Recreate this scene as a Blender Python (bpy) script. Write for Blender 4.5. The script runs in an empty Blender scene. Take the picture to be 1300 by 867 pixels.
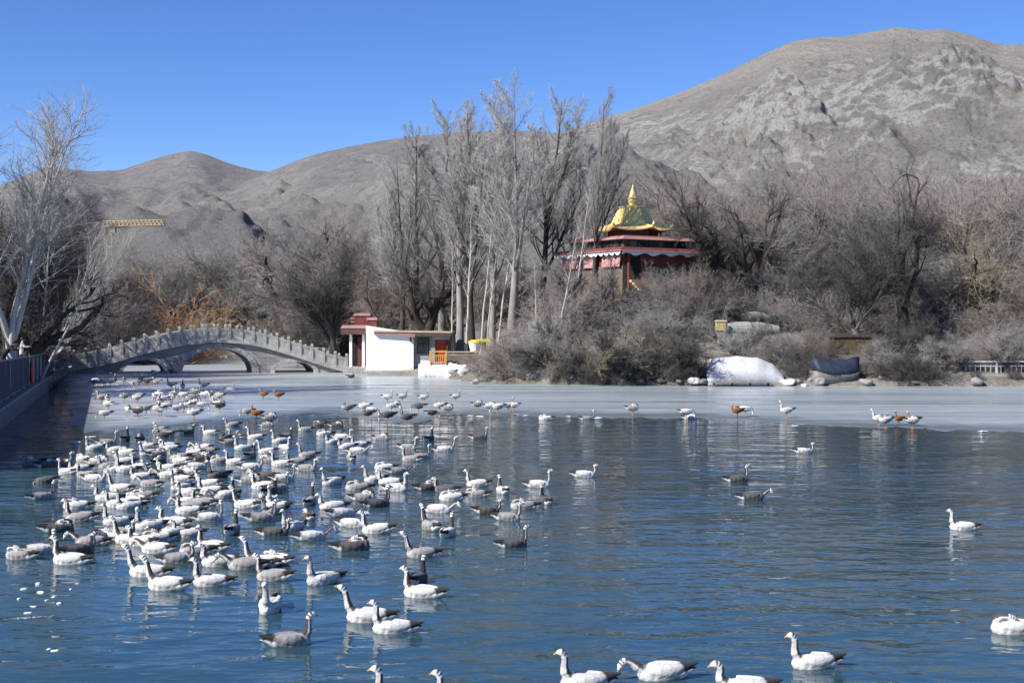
import bpy, bmesh, math, random
import numpy as np
from mathutils import Vector, Matrix
from mathutils.kdtree import KDTree

# ------------------------------------------------------------------ camera, sky, sun, exposure
SC = bpy.context.scene
COL = SC.collection
F, HZ, H, CX = 1700.0, 410.0, 4.2, 650.0       # focal length and horizon in photo pixels, eye height
cam_d = bpy.data.cameras.new('camera'); cam = bpy.data.objects.new('camera', cam_d); COL.objects.link(cam)
cam.location = (0, 0, H); cam.rotation_euler = (math.pi/2, 0, 0)
cam_d.sensor_width = 36; cam_d.lens = 36*F/1300; cam_d.shift_y = -(433.5-HZ)/1300
cam_d.clip_start = .1; cam_d.clip_end = 20000
SC.camera = cam
AZ, EL = math.radians(56), math.radians(38)
S = Vector((-math.sin(AZ)*math.cos(EL), -math.cos(AZ)*math.cos(EL), math.sin(EL)))
world = bpy.data.worlds.new('World'); SC.world = world; world.use_nodes = True
wn = world.node_tree; bg = wn.nodes['Background']
sky = wn.nodes.new('ShaderNodeTexSky'); sky.sky_type = 'NISHITA'; sky.sun_disc = False
sky.sun_elevation = EL; sky.sun_rotation = math.atan2(S.x, S.y)
sky.altitude = 3600; sky.air_density = 1.0; sky.dust_density = 0.15; sky.ozone_density = 3.0
hs = wn.nodes.new('ShaderNodeHueSaturation'); hs.inputs['Saturation'].default_value = 1.2; hs.inputs['Hue'].default_value = .512
wn.links.new(sky.outputs[0], hs.inputs['Color']); wn.links.new(hs.outputs[0], bg.inputs[0]); bg.inputs[1].default_value = 0.10
sun_d = bpy.data.lights.new('sun', 'SUN'); sun_d.energy = 4.6; sun_d.angle = math.radians(.5); sun_d.color = (1, .95, .87)
sun = bpy.data.objects.new('sun', sun_d); COL.objects.link(sun); sun.rotation_euler = S.to_track_quat('Z', 'Y').to_euler()
sun.location = (-60, -40, 80)
SC.view_settings.view_transform = 'Standard'; SC.view_settings.look = 'None'
SC.view_settings.exposure = 0.8; SC.view_settings.gamma = 1

R = random.Random(7)

# ------------------------------------------------------------------ helpers
def X_(px, d): return (px-CX)/F*d
def Z_(py, d): return H-(py-HZ)/F*d
def on_water(px, py):
    d = F*H/(py-HZ); return X_(px, d), d

def srgb(r, g, b):
    f = lambda c: (c/255/12.92 if c/255 <= .04045 else ((c/255+.055)/1.055)**2.4)
    return (f(r), f(g), f(b), 1)

def tag(o, label=None, cat=None, group=None, kind=None):
    if label: o['label'] = label
    if cat: o['category'] = cat
    if group: o['group'] = group
    if kind: o['kind'] = kind
    return o

def link(o, parent=None):
    COL.objects.link(o)
    if parent: o.parent = parent
    return o

def empty(name, loc=(0, 0, 0), rz=0):
    o = bpy.data.objects.new(name, None); o.location = loc; o.rotation_euler = (0, 0, rz); o.empty_display_size = .3
    return link(o)

def np_mesh(name, V, Fq=None, Ft=None, smooth=False):
    V = np.asarray(V, dtype=np.float32).reshape(-1, 3)
    idx, tot = [], []
    if Fq is not None and len(Fq): Fq = np.asarray(Fq); idx.append(Fq.ravel()); tot.append(np.full(len(Fq), 4))
    if Ft is not None and len(Ft): Ft = np.asarray(Ft); idx.append(Ft.ravel()); tot.append(np.full(len(Ft), 3))
    idx = np.concatenate(idx).astype(np.int32); tot = np.concatenate(tot).astype(np.int32)
    me = bpy.data.meshes.new(name)
    me.vertices.add(len(V)); me.vertices.foreach_set('co', V.ravel())
    me.loops.add(len(idx)); me.loops.foreach_set('vertex_index', idx)
    me.polygons.add(len(tot)); st = np.concatenate([[0], np.cumsum(tot)[:-1]]).astype(np.int32)
    me.polygons.foreach_set('loop_start', st); me.polygons.foreach_set('loop_total', tot)
    if smooth: me.polygons.foreach_set('use_smooth', np.ones(len(tot), dtype=bool))
    me.update(calc_edges=True); me.validate()
    return me

class MB:
    """collects shapes into one mesh"""
    def __init__(s): s.v = []; s.f = []
    def add(s, v, f):
        n = len(s.v); s.v += [tuple(p) for p in v]; s.f += [tuple(i+n for i in q) for q in f]; return s
    def box(s, c, d, rz=0, taper=1.0):
        x, y, z = d[0]/2, d[1]/2, d[2]/2
        vs = []
        for k, zz in ((1, -z), (taper, z)):
            for sx, sy in ((-1, -1), (1, -1), (1, 1), (-1, 1)): vs.append((sx*x*k, sy*y*k, zz))
        ca, sa = math.cos(rz), math.sin(rz)
        vs = [(c[0]+a*ca-b*sa, c[1]+a*sa+b*ca, c[2]+e) for a, b, e in vs]
        return s.add(vs, [(0, 3, 2, 1), (4, 5, 6, 7), (0, 1, 5, 4), (1, 2, 6, 5), (2, 3, 7, 6), (3, 0, 4, 7)])
    def tube(s, pts, rs, n=8, cap=True, flat=1.0):
        pts = [Vector(p) for p in pts]
        if not hasattr(rs, '__len__'): rs = [rs]*len(pts)
        rings = []
        for i, p in enumerate(pts):
            t = (pts[min(i+1, len(pts)-1)]-pts[max(i-1, 0)]).normalized()
            a = t.cross(Vector((0, 0, 1)))
            if a.length < .05: a = t.cross(Vector((0, 1, 0)))
            a.normalize(); b = a.cross(t)
            rings.append([p+a*math.cos(2*math.pi*k/n)*rs[i]+b*math.sin(2*math.pi*k/n)*rs[i]*flat for k in range(n)])
        return s.loft(rings, cap)
    def loft(s, rings, cap=True):
        n = len(rings[0]); v = [q for r in rings for q in r]; f = []
        for i in range(len(rings)-1):
            for k in range(n):
                f.append((i*n+k, i*n+(k+1) % n, (i+1)*n+(k+1) % n, (i+1)*n+k))
        if cap:
            f.append(tuple(range(n-1, -1, -1))); f.append(tuple((len(rings)-1)*n+k for k in range(n)))
        return s.add(v, f)
    def ngon(s, c, r, n, z, rot=0): return [(c[0]+r*math.cos(rot+2*math.pi*k/n), c[1]+r*math.sin(rot+2*math.pi*k/n), z) for k in range(n)]
    def mesh(s, name, smooth=False):
        me = bpy.data.meshes.new(name); me.from_pydata(s.v, [], s.f)
        if smooth: me.polygons.foreach_set('use_smooth', np.ones(len(me.polygons), dtype=bool))
        me.update(); return me
    def build(s, name, m, parent=None, smooth=False, bevel=0):
        me = s.mesh(name, smooth)
        if bevel:
            b = bmesh.new(); b.from_mesh(me); bmesh.ops.recalc_face_normals(b, faces=b.faces)
            bmesh.ops.bevel(b, geom=b.edges[:], offset=bevel, segments=1, affect='EDGES', clamp_overlap=True); b.to_mesh(me); b.free()
        me.materials.append(m)
        return link(bpy.data.objects.new(name, me), parent)

# 2-D gradient noise
def perlin(x, y, seed=0):
    rs = np.random.RandomState(seed); P = rs.permutation(512); P = np.concatenate([P, P]); A = rs.rand(512)*2*np.pi
    GX, GY = np.cos(A), np.sin(A)
    xi, yi = np.floor(x).astype(int), np.floor(y).astype(int); xf, yf = x-xi, y-yi
    u = xf**3*(xf*(xf*6-15)+10); v = yf**3*(yf*(yf*6-15)+10)
    def g(i, j):
        h = P[(P[(xi+i) & 511]+yi+j) & 511]; return GX[h]*(xf-i)+GY[h]*(yf-j)
    a = g(0, 0)*(1-u)+g(1, 0)*u; b = g(0, 1)*(1-u)+g(1, 1)*u
    return (a*(1-v)+b*v)*1.5
def fbm(x, y, oct=5, seed=0, gain=.5, ridged=False):
    r = 0; a = 1
    for i in range(oct):
        n = perlin(x, y, seed+i)
        r = r+a*((1-2*np.abs(n)) if ridged else n); x = x*2.03+7.1; y = y*2.03+3.7; a *= gain
    return r

# ------------------------------------------------------------------ materials
class N:
    """small node-graph writer"""
    def __init__(s, name, rough=.8, spec=.3):
        s.m = bpy.data.materials.new(name); s.m.use_nodes = True; s.t = s.m.node_tree
        s.b = s.t.nodes['Principled BSDF']; s.b.inputs['Roughness'].default_value = rough
        s.b.inputs['Specular IOR Level'].default_value = spec
        s.tc = s.t.nodes.new('ShaderNodeTexCoord')
    def node(s, ty, **kw):
        n = s.t.nodes.new(ty)
        for k, v in kw.items(): setattr(n, k, v)
        return n
    def lk(s, a, b): s.t.links.new(a, b)
    def put(s, sock, v):
        if isinstance(v, bpy.types.NodeSocket): s.lk(v, sock)
        else: sock.default_value = v
    def coord(s, scale=(1, 1, 1), src='Object'):
        mp = s.node('ShaderNodeMapping'); mp.inputs['Scale'].default_value = scale; s.lk(s.tc.outputs[src], mp.inputs[0]); return mp.outputs[0]
    def noise(s, scale, detail=4, rough=.55, vec=None, dist=0):
        n = s.node('ShaderNodeTexNoise'); n.inputs['Scale'].default_value = scale; n.inputs['Detail'].default_value = detail
        n.inputs['Roughness'].default_value = rough; n.inputs['Distortion'].default_value = dist
        s.lk(vec if vec else s.coord(), n.inputs['Vector']); return n.outputs['Fac']
    def voro(s, scale, vec=None, feature='F1'):
        n = s.node('ShaderNodeTexVoronoi', feature=feature); n.inputs['Scale'].default_value = scale
        s.lk(vec if vec else s.coord(), n.inputs['Vector']); return n.outputs['Distance']
    def ramp(s, fac, stops):
        n = s.node('ShaderNodeValToRGB'); e = n.color_ramp.elements
        while len(e) < len(stops): e.new(.5)
        for el, (p, c) in zip(e, stops):
            el.position = p; el.color = c if hasattr(c, '__len__') else (c, c, c, 1)
        s.lk(fac, n.inputs[0]); return n.outputs[0]
    def mix(s, fac, a, b, mode='MIX'):
        n = s.node('ShaderNodeMix', data_type='RGBA', blend_type=mode)
        s.put(n.inputs[0], fac); s.put(n.inputs[6], a); s.put(n.inputs[7], b); return n.outputs[2]
    def math(s, op, a, b=0.0):
        n = s.node('ShaderNodeMath', operation=op); s.put(n.inputs[0], a); s.put(n.inputs[1], b); return n.outputs[0]
    def bump(s, h, strength=.3, dist=.05, normal=None):
        n = s.node('ShaderNodeBump'); n.inputs['Strength'].default_value = strength; n.inputs['Distance'].default_value = dist
        s.lk(h, n.inputs['Height'])
        if normal: s.lk(normal, n.inputs['Normal'])
        s.lk(n.outputs[0], s.b.inputs['Normal']); return n.outputs[0]
    def col(s, v): s.put(s.b.inputs['Base Color'], v); return s
    def attr(s, name): n = s.node('ShaderNodeAttribute', attribute_name=name); return n.outputs['Color']
    def rand(s): return s.node('ShaderNodeObjectInfo').outputs['Random']

def c3(r, g, b): return (r, g, b, 1)
def plain(name, c, rough=.7, scale=4, amt=.25, bump=.15, bscale=None, metal=0, spec=.3):
    """a base colour broken up by two scales of noise, with a light bump"""
    n = N(name, rough, spec); n.b.inputs['Metallic'].default_value = metal
    a = n.noise(scale, 6, .65); b = n.noise(scale*7, 3)
    f = n.math('ADD', n.math('MULTIPLY', a, .7), n.math('MULTIPLY', b, .3))
    lo = tuple(x*(1-amt*1.6) for x in c[:3])+(1,); hi = tuple(min(1, x*(1+amt)) for x in c[:3])+(1,)
    n.col(n.ramp(f, [(.3, lo), (.7, hi)]))
    if bump: n.bump(n.noise(bscale or scale*6, 5), bump, .03)
    return n.m

def stone_mat(name, c, bw=.7, bh=.32, mortar=.55, swap=True):
    n = N(name, .85, .25); v = n.coord()
    if swap:
        se = n.node('ShaderNodeSeparateXYZ'); n.lk(v, se.inputs[0]); co = n.node('ShaderNodeCombineXYZ')
        n.lk(se.outputs[0], co.inputs[0]); n.lk(se.outputs[2], co.inputs[1]); n.lk(se.outputs[1], co.inputs[2]); v = co.outputs[0]
    b = n.node('ShaderNodeTexBrick'); b.inputs['Scale'].default_value = 1; b.inputs['Brick Width'].default_value = bw; b.inputs['Row Height'].default_value = bh
    b.inputs['Mortar Size'].default_value = .012; b.inputs['Mortar Smooth'].default_value = .3
    b.inputs['Color1'].default_value = tuple(x*.9 for x in c[:3])+(1,); b.inputs['Color2'].default_value = tuple(min(1, x*1.12) for x in c[:3])+(1,)
    b.inputs['Mortar'].default_value = tuple(x*mortar for x in c[:3])+(1,); n.lk(v, b.inputs[0])
    st = n.noise(1.3, 6, .7)
    n.col(n.mix(n.ramp(st, [(.4, .0), (.75, .45)]), b.outputs[0], tuple(x*.5 for x in c[:3])+(1,)))
    n.bump(n.math('ADD', n.math('MULTIPLY', b.outputs['Fac'], -.6), n.noise(14, 5)), .35, .03)
    return n.m

M = {}
# water: dark clear lake, small wind ripples stretched across the view
n = N('lake_water', .025, .5); n.b.inputs['IOR'].default_value = 1.333
n.col(n.ramp(n.noise(.06, 3), [(.35, c3(.018, .054, .078)), (.7, c3(.036, .074, .09))]))
v1 = n.coord((1.15, 2.1, 1)); v2 = n.coord((1.8, 3.2, 1)); v3 = n.coord((.14, .3, 1))
patch = n.ramp(n.noise(.5, 4, .6, vec=v3), [(.36, .3), (.64, 1.25)])
w = n.math('ADD', n.math('MULTIPLY', n.noise(1.5, 1.5, .4, v1, .5), 1.0), n.math('ADD', n.math('MULTIPLY', n.noise(3.4, 1, .4, v2, .3), .16), n.math('MULTIPLY', n.noise(.45, 1, .4, v1, .3), 1.6)))
n.bump(n.math('MULTIPLY', w, patch), 1.0, .034)
M['water'] = n.m
# ice
n = N('lake_ice', .3, .4)
vs = n.coord((.02, .32, 1)); vb = n.coord((.05, .1, 1))
st = n.noise(1.6, 6, .6, vs, .3)
blue = n.ramp(st, [(.3, c3(.22, .27, .295)), (.5, c3(.29, .34, .36)), (.72, c3(.42, .47, .485))])
grey = n.ramp(st, [(.3, c3(.27, .29, .30)), (.5, c3(.40, .42, .43)), (.72, c3(.54, .56, .56))])
sx = n.node('ShaderNodeSeparateXYZ'); n.lk(n.coord(), sx.inputs[0])
side = n.ramp(n.math('ADD', n.math('MULTIPLY', sx.outputs[0], -.025), n.math('MULTIPLY', n.noise(1.2, 4, .6, vb), .35)), [(.45, 0.0), (.8, 1.0)])
crk = n.ramp(n.noise(2.6, 5, .7, n.coord((.012, .5, 1)), .6), [(.56, .0), (.60, .8), (.64, .0)])
snow = n.ramp(n.math('MULTIPLY', n.noise(.9, 7, .7, n.coord((.12, .5, 1))), n.noise(3.1, 4, .7, n.coord((.3, .8, 1)))), [(.27, .0), (.36, .6)])
ic = n.mix(n.math('MULTIPLY', snow, .6), n.mix(side, blue, grey), c3(.6, .62, .63))
ic = n.mix(n.math('MULTIPLY', crk, .75), ic, c3(.10, .135, .155))
rim = n.math('ADD', n.attr('rim'), n.math('MULTIPLY', n.math('SUBTRACT', n.noise(1.6, 5, .7, n.coord((.25, .7, 1))), .5), .9))
n.col(n.mix(n.ramp(rim, [(.2, 1.0), (.75, .0)]), ic, c3(.13, .16, .17)))
n.lk(n.ramp(n.noise(1.2, 4, .6, vs), [(.35, .16), (.65, .42)]), n.b.inputs['Roughness'])
n.bump(n.noise(5, 5, .6), .06, .02)
M['ice'] = n.m
# ground
n = N('dry_ground', .95, .15)
a = n.noise(.35, 6, .65); b = n.noise(3.5, 5, .7)
c = n.ramp(a, [(.3, c3(.14, .125, .105)), (.5, c3(.24, .22, .19)), (.72, c3(.36, .34, .31))])
n.col(n.mix(n.ramp(b, [(.35, .0), (.7, .6)]), c, c3(.07, .06, .05)))
n.bump(n.noise(2.2, 8, .7), .8, .2)
M['ground'] = n.m
n = N('quay_paving', .85, .3); n.col(n.ramp(n.noise(1.1, 6, .6), [(.3, c3(.2, .2, .2)), (.7, c3(.32, .31, .3))])); n.bump(n.noise(9, 4), .2, .02); M['paving'] = n.m

def hill_mat(name, tan, rock, pale, lo, band, rockmix=1.0):
    n = N(name, .95, .1); v = n.coord()
    se = n.node('ShaderNodeSeparateXYZ'); n.lk(v, se.inputs[0])
    geo = n.node('ShaderNodeNewGeometry'); sn = n.node('ShaderNodeSeparateXYZ'); n.lk(geo.outputs['True Normal'], sn.inputs[0])
    big = n.noise(.011, 6, .62); mid = n.noise(.05, 6, .68, dist=.8); fine = n.noise(.28, 5, .7)
    base = n.ramp(big, [(.32, rock), (.68, tan)])
    base = n.mix(n.ramp(mid, [(.35, .0), (.68, .75)]), base, lo)
    # pale outcrops, where the slope steepens and a band of height
    zf = n.ramp(n.math('ADD', n.math('MULTIPLY', se.outputs[2], 1/band), n.math('MULTIPLY', n.math('SUBTRACT', big, .5), .9)), [(.12, .15), (.35, 1.0), (.62, 1.0), (.86, .0)])
    vs = n.coord((1, 1, 2.2)); pr = n.math('ADD', n.math('MULTIPLY', n.noise(.035, 10, .78, vs, .8), .72), n.math('MULTIPLY', n.voro(.16, n.coord((1, 1, 1.6))), .3))
    pm = n.math('MULTIPLY', n.ramp(n.math('MULTIPLY', pr, zf), [(.485, 0.0), (.545, .9)]), n.ramp(n.noise(.0125, 4, .6, n.coord((1, .6, 1))), [(.42, .1), (.55, 1.0)]))
    dk = n.ramp(n.noise(.075, 8, .75, vs, 1.0), [(.36, .75), (.44, .0)])
    base = n.mix(n.math('MULTIPLY', dk, .55), base, tuple(x*.42 for x in rock[:3])+(1,))
    base = n.mix(n.math('MULTIPLY', pm, rockmix), base, n.ramp(fine, [(.3, tuple(x*.72 for x in pale[:3])+(1,)), (.7, pale)]))
    top = n.ramp(n.math('ADD', n.math('MULTIPLY', se.outputs[2], 1/band), n.math('MULTIPLY', n.math('SUBTRACT', big, .5), .5)), [(.62, .0), (.85, .8)])
    base = n.mix(top, base, tan)
    sp = n.noise(.9, 3, .6)
    base = n.mix(n.ramp(sp, [(.54, .0), (.64, .62)]), base, tuple(x*.55 for x in rock[:3])+(1,))
    n.col(base)
    crag = n.math('ADD', n.math('MULTIPLY', n.voro(.09, n.coord((1, 1, 1.5))), .5), n.math('MULTIPLY', n.voro(.31, n.coord((1, 1, 1.5))), .22))
    n.bump(n.math('ADD', n.math('ADD', n.math('MULTIPLY', mid, .5), n.math('MULTIPLY', n.noise(.25, 9, .8), .7)), n.math('MULTIPLY', crag, rockmix*.8)), 1.0, 6.0)
    return n.m
M['hill_far'] = hill_mat('far_hill_rock', c3(.32, .30, .28), c3(.25, .238, .24), c3(.44, .42, .40), c3(.205, .196, .204), 190, .5)
M['hill_mid'] = hill_mat('middle_hill_rock', c3(.32, .305, .285), c3(.245, .237, .24), c3(.46, .445, .43), c3(.205, .198, .206), 170, .6)
M['hill'] = hill_mat('mountain_rock', c3(.41, .382, .335), c3(.275, .26, .256), c3(.56, .545, .53), c3(.205, .195, .198), 185, 1.0)

def bark(name, lo, hi, scale=3):
    n = N(name, .92, .12); v = n.coord((1, 1, .25))
    n.col(n.mix(n.math('MULTIPLY', n.rand(), .5), n.ramp(n.noise(scale, 6, .7, v), [(.35, lo), (.68, hi)]), tuple(x*.7 for x in lo[:3])+(1,)))
    n.bump(n.noise(scale*3, 5, .7, v), .6, .04); return n.m
def twig(name, lo, hi):
    n = N(name, .9, .1)
    n.col(n.ramp(n.math('ADD', n.math('MULTIPLY', n.noise(.8, 3), .75), n.math('MULTIPLY', n.rand(), .3)), [(.3, lo), (.75, hi)])); return n.m
M['bark_dark'] = bark('dark_bark', c3(.045, .038, .033), c3(.115, .1, .09))
M['bark_mid'] = bark('grey_bark', c3(.10, .09, .08), c3(.25, .23, .21))
M['bark_light'] = bark('light_grey_bark', c3(.2, .185, .17), c3(.42, .40, .37))
M['bark_pale'] = bark('pale_bark', c3(.34, .32, .29), c3(.62, .60, .56))
M['twig'] = twig('grey_twigs', c3(.17, .16, .152), c3(.32, .302, .29))
M['twig_dark'] = twig('dark_twigs', c3(.055, .05, .048), c3(.13, .12, .115))
M['twig_pale'] = twig('pale_twigs', c3(.26, .25, .24), c3(.42, .405, .39))
M['twig_brown'] = twig('brown_twigs', c3(.20, .17, .155), c3(.33, .285, .265))
M['twig_orange'] = twig('orange_twigs', c3(.34, .20, .10), c3(.50, .31, .17))
M['twig_yellow'] = twig('straw_leaves', c3(.22, .19, .14), c3(.36, .31, .22))
M['bridge'] = stone_mat('bridge_stone', c3(.31, .30, .28))
M['bridge_rail'] = plain('carved_stone', c3(.40, .385, .36), .85, 1.6, .3, .3)
M['white_wall'] = plain('white_plaster', c3(.80, .80, .79), .85, .8, .05, .1, 12)
M['white_dirty'] = plain('weathered_whitewash', c3(.50, .50, .525), .9, .7, .22, .35, 6)
M['maroon'] = plain('maroon_paint', c3(.16, .045, .04), .75, 3, .25)
M['maroon_pale'] = plain('faded_pink_paint', c3(.33, .185, .165), .8, 3, .2)
M['brown_wood'] = plain('dark_brown_wood', c3(.10, .06, .045), .7, 5, .3)
M['grey_stone'] = stone_mat('grey_stone_blocks', c3(.34, .33, .32), .8, .22, .4)
M['brown_stone'] = stone_mat('brown_rubble_wall', c3(.17, .13, .095), .3, .15, .5)
M['red_door'] = plain('red_paint', c3(.42, .05, .02), .6, 3, .15)
M['orange'] = plain('orange_paint', c3(.58, .33, .08), .6, 5, .2)
M['beige'] = plain('beige_rail_paint', c3(.45, .37, .27), .7, 5, .2)
n = N('window_glass', .06, .6); n.col(n.ramp(n.noise(.7, 2), [(.4, c3(.012, .016, .02)), (.6, c3(.035, .045, .05))])); M['glass'] = n.m
M['dark'] = plain('dark_interior', c3(.02, .016, .015), .9, 3, .3)
n = N('gilded_copper', .42, .5); n.b.inputs['Metallic'].default_value = .3
n.col(n.ramp(n.noise(1.8, 6, .7), [(.3, c3(.66, .50, .17)), (.7, c3(.86, .70, .32))])); n.bump(n.noise(9, 4), .15, .03); M['gold'] = n.m
M['pink_cloth'] = plain('pink_curtain_cloth', c3(.50, .26, .25), .9, 2, .15, .2)
M['white_cloth'] = plain('white_cloth', c3(.78, .76, .76), .9, 2, .08, .2)
M['yellow'] = plain('yellow_paint', c3(.68, .55, .06), .6, 4, .15)
M['ochre'] = plain('ochre_paint', c3(.45, .34, .17), .7, 4, .2)
M['rail_blue'] = plain('blue_grey_steel', c3(.10, .125, .17), .5, 5, .2, .05)
M['olive'] = plain('olive_boards', c3(.10, .085, .04), .85, 4, .3)
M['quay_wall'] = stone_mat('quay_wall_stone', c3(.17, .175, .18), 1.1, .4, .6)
M['panel_white'] = plain('white_board', c3(.66, .72, .75), .6, 2, .08, .05)
M['red'] = plain('red_plastic', c3(.5, .03, .02), .5, 5, .12, .05)
M['tarp'] = plain('dark_blue_tarpaulin', c3(.03, .04, .062), .6, 1.5, .35, .5, 5)  # blue deepened so the colour carries the shade the boats lie in
M['wood'] = plain('weathered_planks', c3(.22, .2, .18), .85, 4, .3, .4)
M['rock'] = plain('shore_rock', c3(.27, .26, .25), .95, 1.6, .35, .7, 5)
M['rock_pale'] = plain('pale_shore_rock', c3(.58, .57, .56), .95, 1.6, .2, .6, 5)
M['chip'] = plain('floating_ice', c3(.75, .79, .82), .35, 9, .1, .3)

# ------------------------------------------------------------------ terrain
LAKE = np.array([(-27, -8), (-23, 36.5), (-15.8, 37.6), (-30, 88), (-36.8, 111), (-43, 118), (-46, 139), (-39.5, 142), (-40, 160), (-27.5, 160), (-26.5, 142), (-17, 139),
                 (-12.9, 116), (-12.2, 106.6), (-5.6, 105), (-3.2, 95), (3, 90.2), (12, 89), (22, 88.6), (34, 88), (60, 90), (95, 97), (125, 80), (110, 20), (60, -8)])
def lake_sd(x, y):
    """distance to the lake's edge, negative inside it"""
    x = np.asarray(x, float); y = np.asarray(y, float)
    best = np.full(x.shape, 1e9); ins = np.zeros(x.shape, bool); n = len(LAKE)
    for i in range(n):
        (ax, ay), (bx, by) = LAKE[i], LAKE[(i+1) % n]
        dx, dy = bx-ax, by-ay; t = np.clip(((x-ax)*dx+(y-ay)*dy)/(dx*dx+dy*dy), 0, 1)
        best = np.minimum(best, np.hypot(x-ax-t*dx, y-ay-t*dy))
        c = ((ay > y) != (by > y)) & (x < dx*(y-ay)/(dy+1e-12)+ax); ins ^= c
    return np.where(ins, -best, best)
def ground_z(x, y):
    x = np.asarray(x, float); y = np.asarray(y, float)
    sd = lake_sd(x, y); s01 = np.clip(sd/3.0, 0, 1); s = s01*s01*(3-2*s01)
    z = .25+.55*s+np.clip(sd-3, 0, 60)*.03+fbm(x*.12, y*.12, 4, 5)*.25*s
    m = np.exp(-(((x-12)/12.0)**2+((y-111)/13)**2)**1.5)*5.6        # temple mound
    m2 = np.exp(-(((x-22)/12)**2+((y-106)/9)**2)**1.5)*2.6
    z = z+np.maximum(m, m2)*s01**.6
    left = np.clip((-(x)-(y*.285+4.5))/2, 0, 1)*np.clip((118-y)/6, 0, 1)
    z = np.where(sd > 0, z*(1-left)+np.where(sd < 6, -.6, .78)*left, np.maximum(-.35-(-sd)*.25, -2.2))
    return z
def gz(x, y): return float(ground_z(np.array([x]), np.array([y]))[0])
xs = np.concatenate([np.array([-3000, -1500, -700, -350, -220, -150]), np.arange(-110, 121, 1.1), np.array([150, 220, 350, 700, 1500, 3000])])
ys = np.concatenate([np.array([-2000, -600, -200, -80, -30]), np.arange(-12, 60, 3.0), np.arange(60, 165, .9), np.array([172, 185, 205, 235, 280, 360, 600, 1200, 2500])])
gx, gy = np.meshgrid(xs, ys); gzv = ground_z(gx, gy)
def grid_faces(nr, nc):
    i = np.arange(nr*nc).reshape(nr, nc); return np.stack([i[:-1, :-1], i[:-1, 1:], i[1:, 1:], i[1:, :-1]], -1).reshape(-1, 4)
me = np_mesh('ground', np.stack([gx, gy, gzv], -1), grid_faces(*gx.shape), smooth=True); me.materials.append(M['ground'])
tag(link(bpy.data.objects.new('ground', me)), kind='structure')
me = MB().add([(-60, -30, 0), (140, -30, 0), (140, 166, 0), (-60, 166, 0)], [(0, 1, 2, 3)]).mesh('water'); me.materials.append(M['water'])
tag(link(bpy.data.objects.new('water', me)), kind='structure')

# ice sheet: front edge traced as its own shoreline, thin but real
edge_px = [(62, 474.5), (78, 479), (82, 488), (85, 500), (88, 515), (90, 530), (93, 542), (103, 549), (150, 547), (210, 540), (270, 534), (320, 530), (370, 525), (420, 523), (470, 533), (530, 538), (560, 528), (600, 525), (650, 526), (700, 529), (760, 529), (830, 531), (900, 531), (960, 534), (1010, 538), (1060, 540), (1110, 543), (1160, 543), (1220, 546), (1300, 548), (1500, 556)]
ew = np.array([on_water(*p) for p in edge_px])
ix = np.linspace(-46, 96, 620); ie = np.interp(ix, ew[:, 0], ew[:, 1])+fbm(ix*.8, ix*0+.3, 6, 31, .68)*.85
rows = np.concatenate([[0, 0], np.linspace(0, 1, 60)[0:]**1.6]); iv = []
for k, r in enumerate(rows):
    zz = np.full_like(ix, -.03 if k == 0 else .010)
    off = 0 if k < 2 else .04
    iv.append(np.stack([ix, ie+off+r*(163-ie), zz if k < 2 else zz+.006*np.clip(r*8, 0, 1)], -1))
me = np_mesh('ice', np.array(iv), grid_faces(len(rows), len(ix)), smooth=False)
ra = me.color_attributes.new('rim', 'FLOAT_COLOR', 'POINT'); dd_ = np.array(iv)[..., 1]-ie[None]; rv_ = np.ones((dd_.size, 4), np.float32); rv_[:, :3] = np.clip(dd_/7, 0, 1).reshape(-1, 1); ra.data.foreach_set('color', rv_.ravel()); me.materials.append(M['ice'])
tag(link(bpy.data.objects.new('ice', me)), kind='structure')

def mountain(name, mat, prof, yf, yc, seed, amp, cols, rws, pw, cliffs=0.0, px0=-500, px1=1800, z0=1.0):
    px = np.linspace(px0, px1, cols); P = np.array(prof, float)
    py = np.interp(px, P[:, 0], P[:, 1]); k = np.hanning(9); k /= k.sum()
    py = np.convolve(np.pad(py, 4, mode='edge'), k, 'valid')
    t = np.concatenate([np.linspace(0, 1, rws), np.linspace(1.02, 1.6, 14)])
    PX, T = np.meshgrid(px, t); PY = np.meshgrid(py, t)[0]
    yc_ = yc*(1+.06*perlin(px/260., px*0+.5, seed+9)); YC = np.meshgrid(yc_, t)[0]
    Y = yf+(YC-yf)*T; X = (PX-CX)/F*Y
    Zc = H+(HZ-PY)/F*YC
    Tw = T+.0
    g = np.where(T <= 1, np.clip(Tw, 0, 1)**pw, 1-.9*np.clip(T-1, 0, 1)**1.2)
    Z = z0+(Zc-z0)*g
    tap = np.clip(T*5, 0, 1)*np.clip((1-T)*1.9, 0, 1)**1.15
    sp = fbm(X/170+.35*Y/170, Y/420, 5, seed, .46, True); Z += amp*(sp-.75)*tap
    Z += amp*.13*fbm(X/26, Y/42, 5, seed+20, .6)*np.clip(tap+.05, 0, 1)*(T <= 1.0)
    if cliffs:
        c = fbm(X/110, Y/150, 4, seed+40, .55); band = np.clip((T-.16)*4, 0, 1)*np.clip((.9-T)*3.5, 0, 1)
        msk = np.clip((c+.22)*2.2, 0, 1)*band*(.25+.75*np.clip((PX-865)/90, 0, 1))
        cr = fbm(X/34+.5*Z/34, Y/70, 6, seed+70, .58, True); st_ = np.abs((Z/9+fbm(X/40, Y/40, 3, seed+90)*1.2) % 1-.5)*2
        Z = Z+msk*cliffs*((cr-.55)*7.5+(st_-.5)*3.0+fbm(X/7, Y/13, 4, seed+60, .65)*2.0)
    me = np_mesh(name, np.stack([X, Y, Z], -1), grid_faces(*X.shape), smooth=True); me.materials.append(mat)
    return tag(link(bpy.data.objects.new(name, me)), kind='structure')
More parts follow.
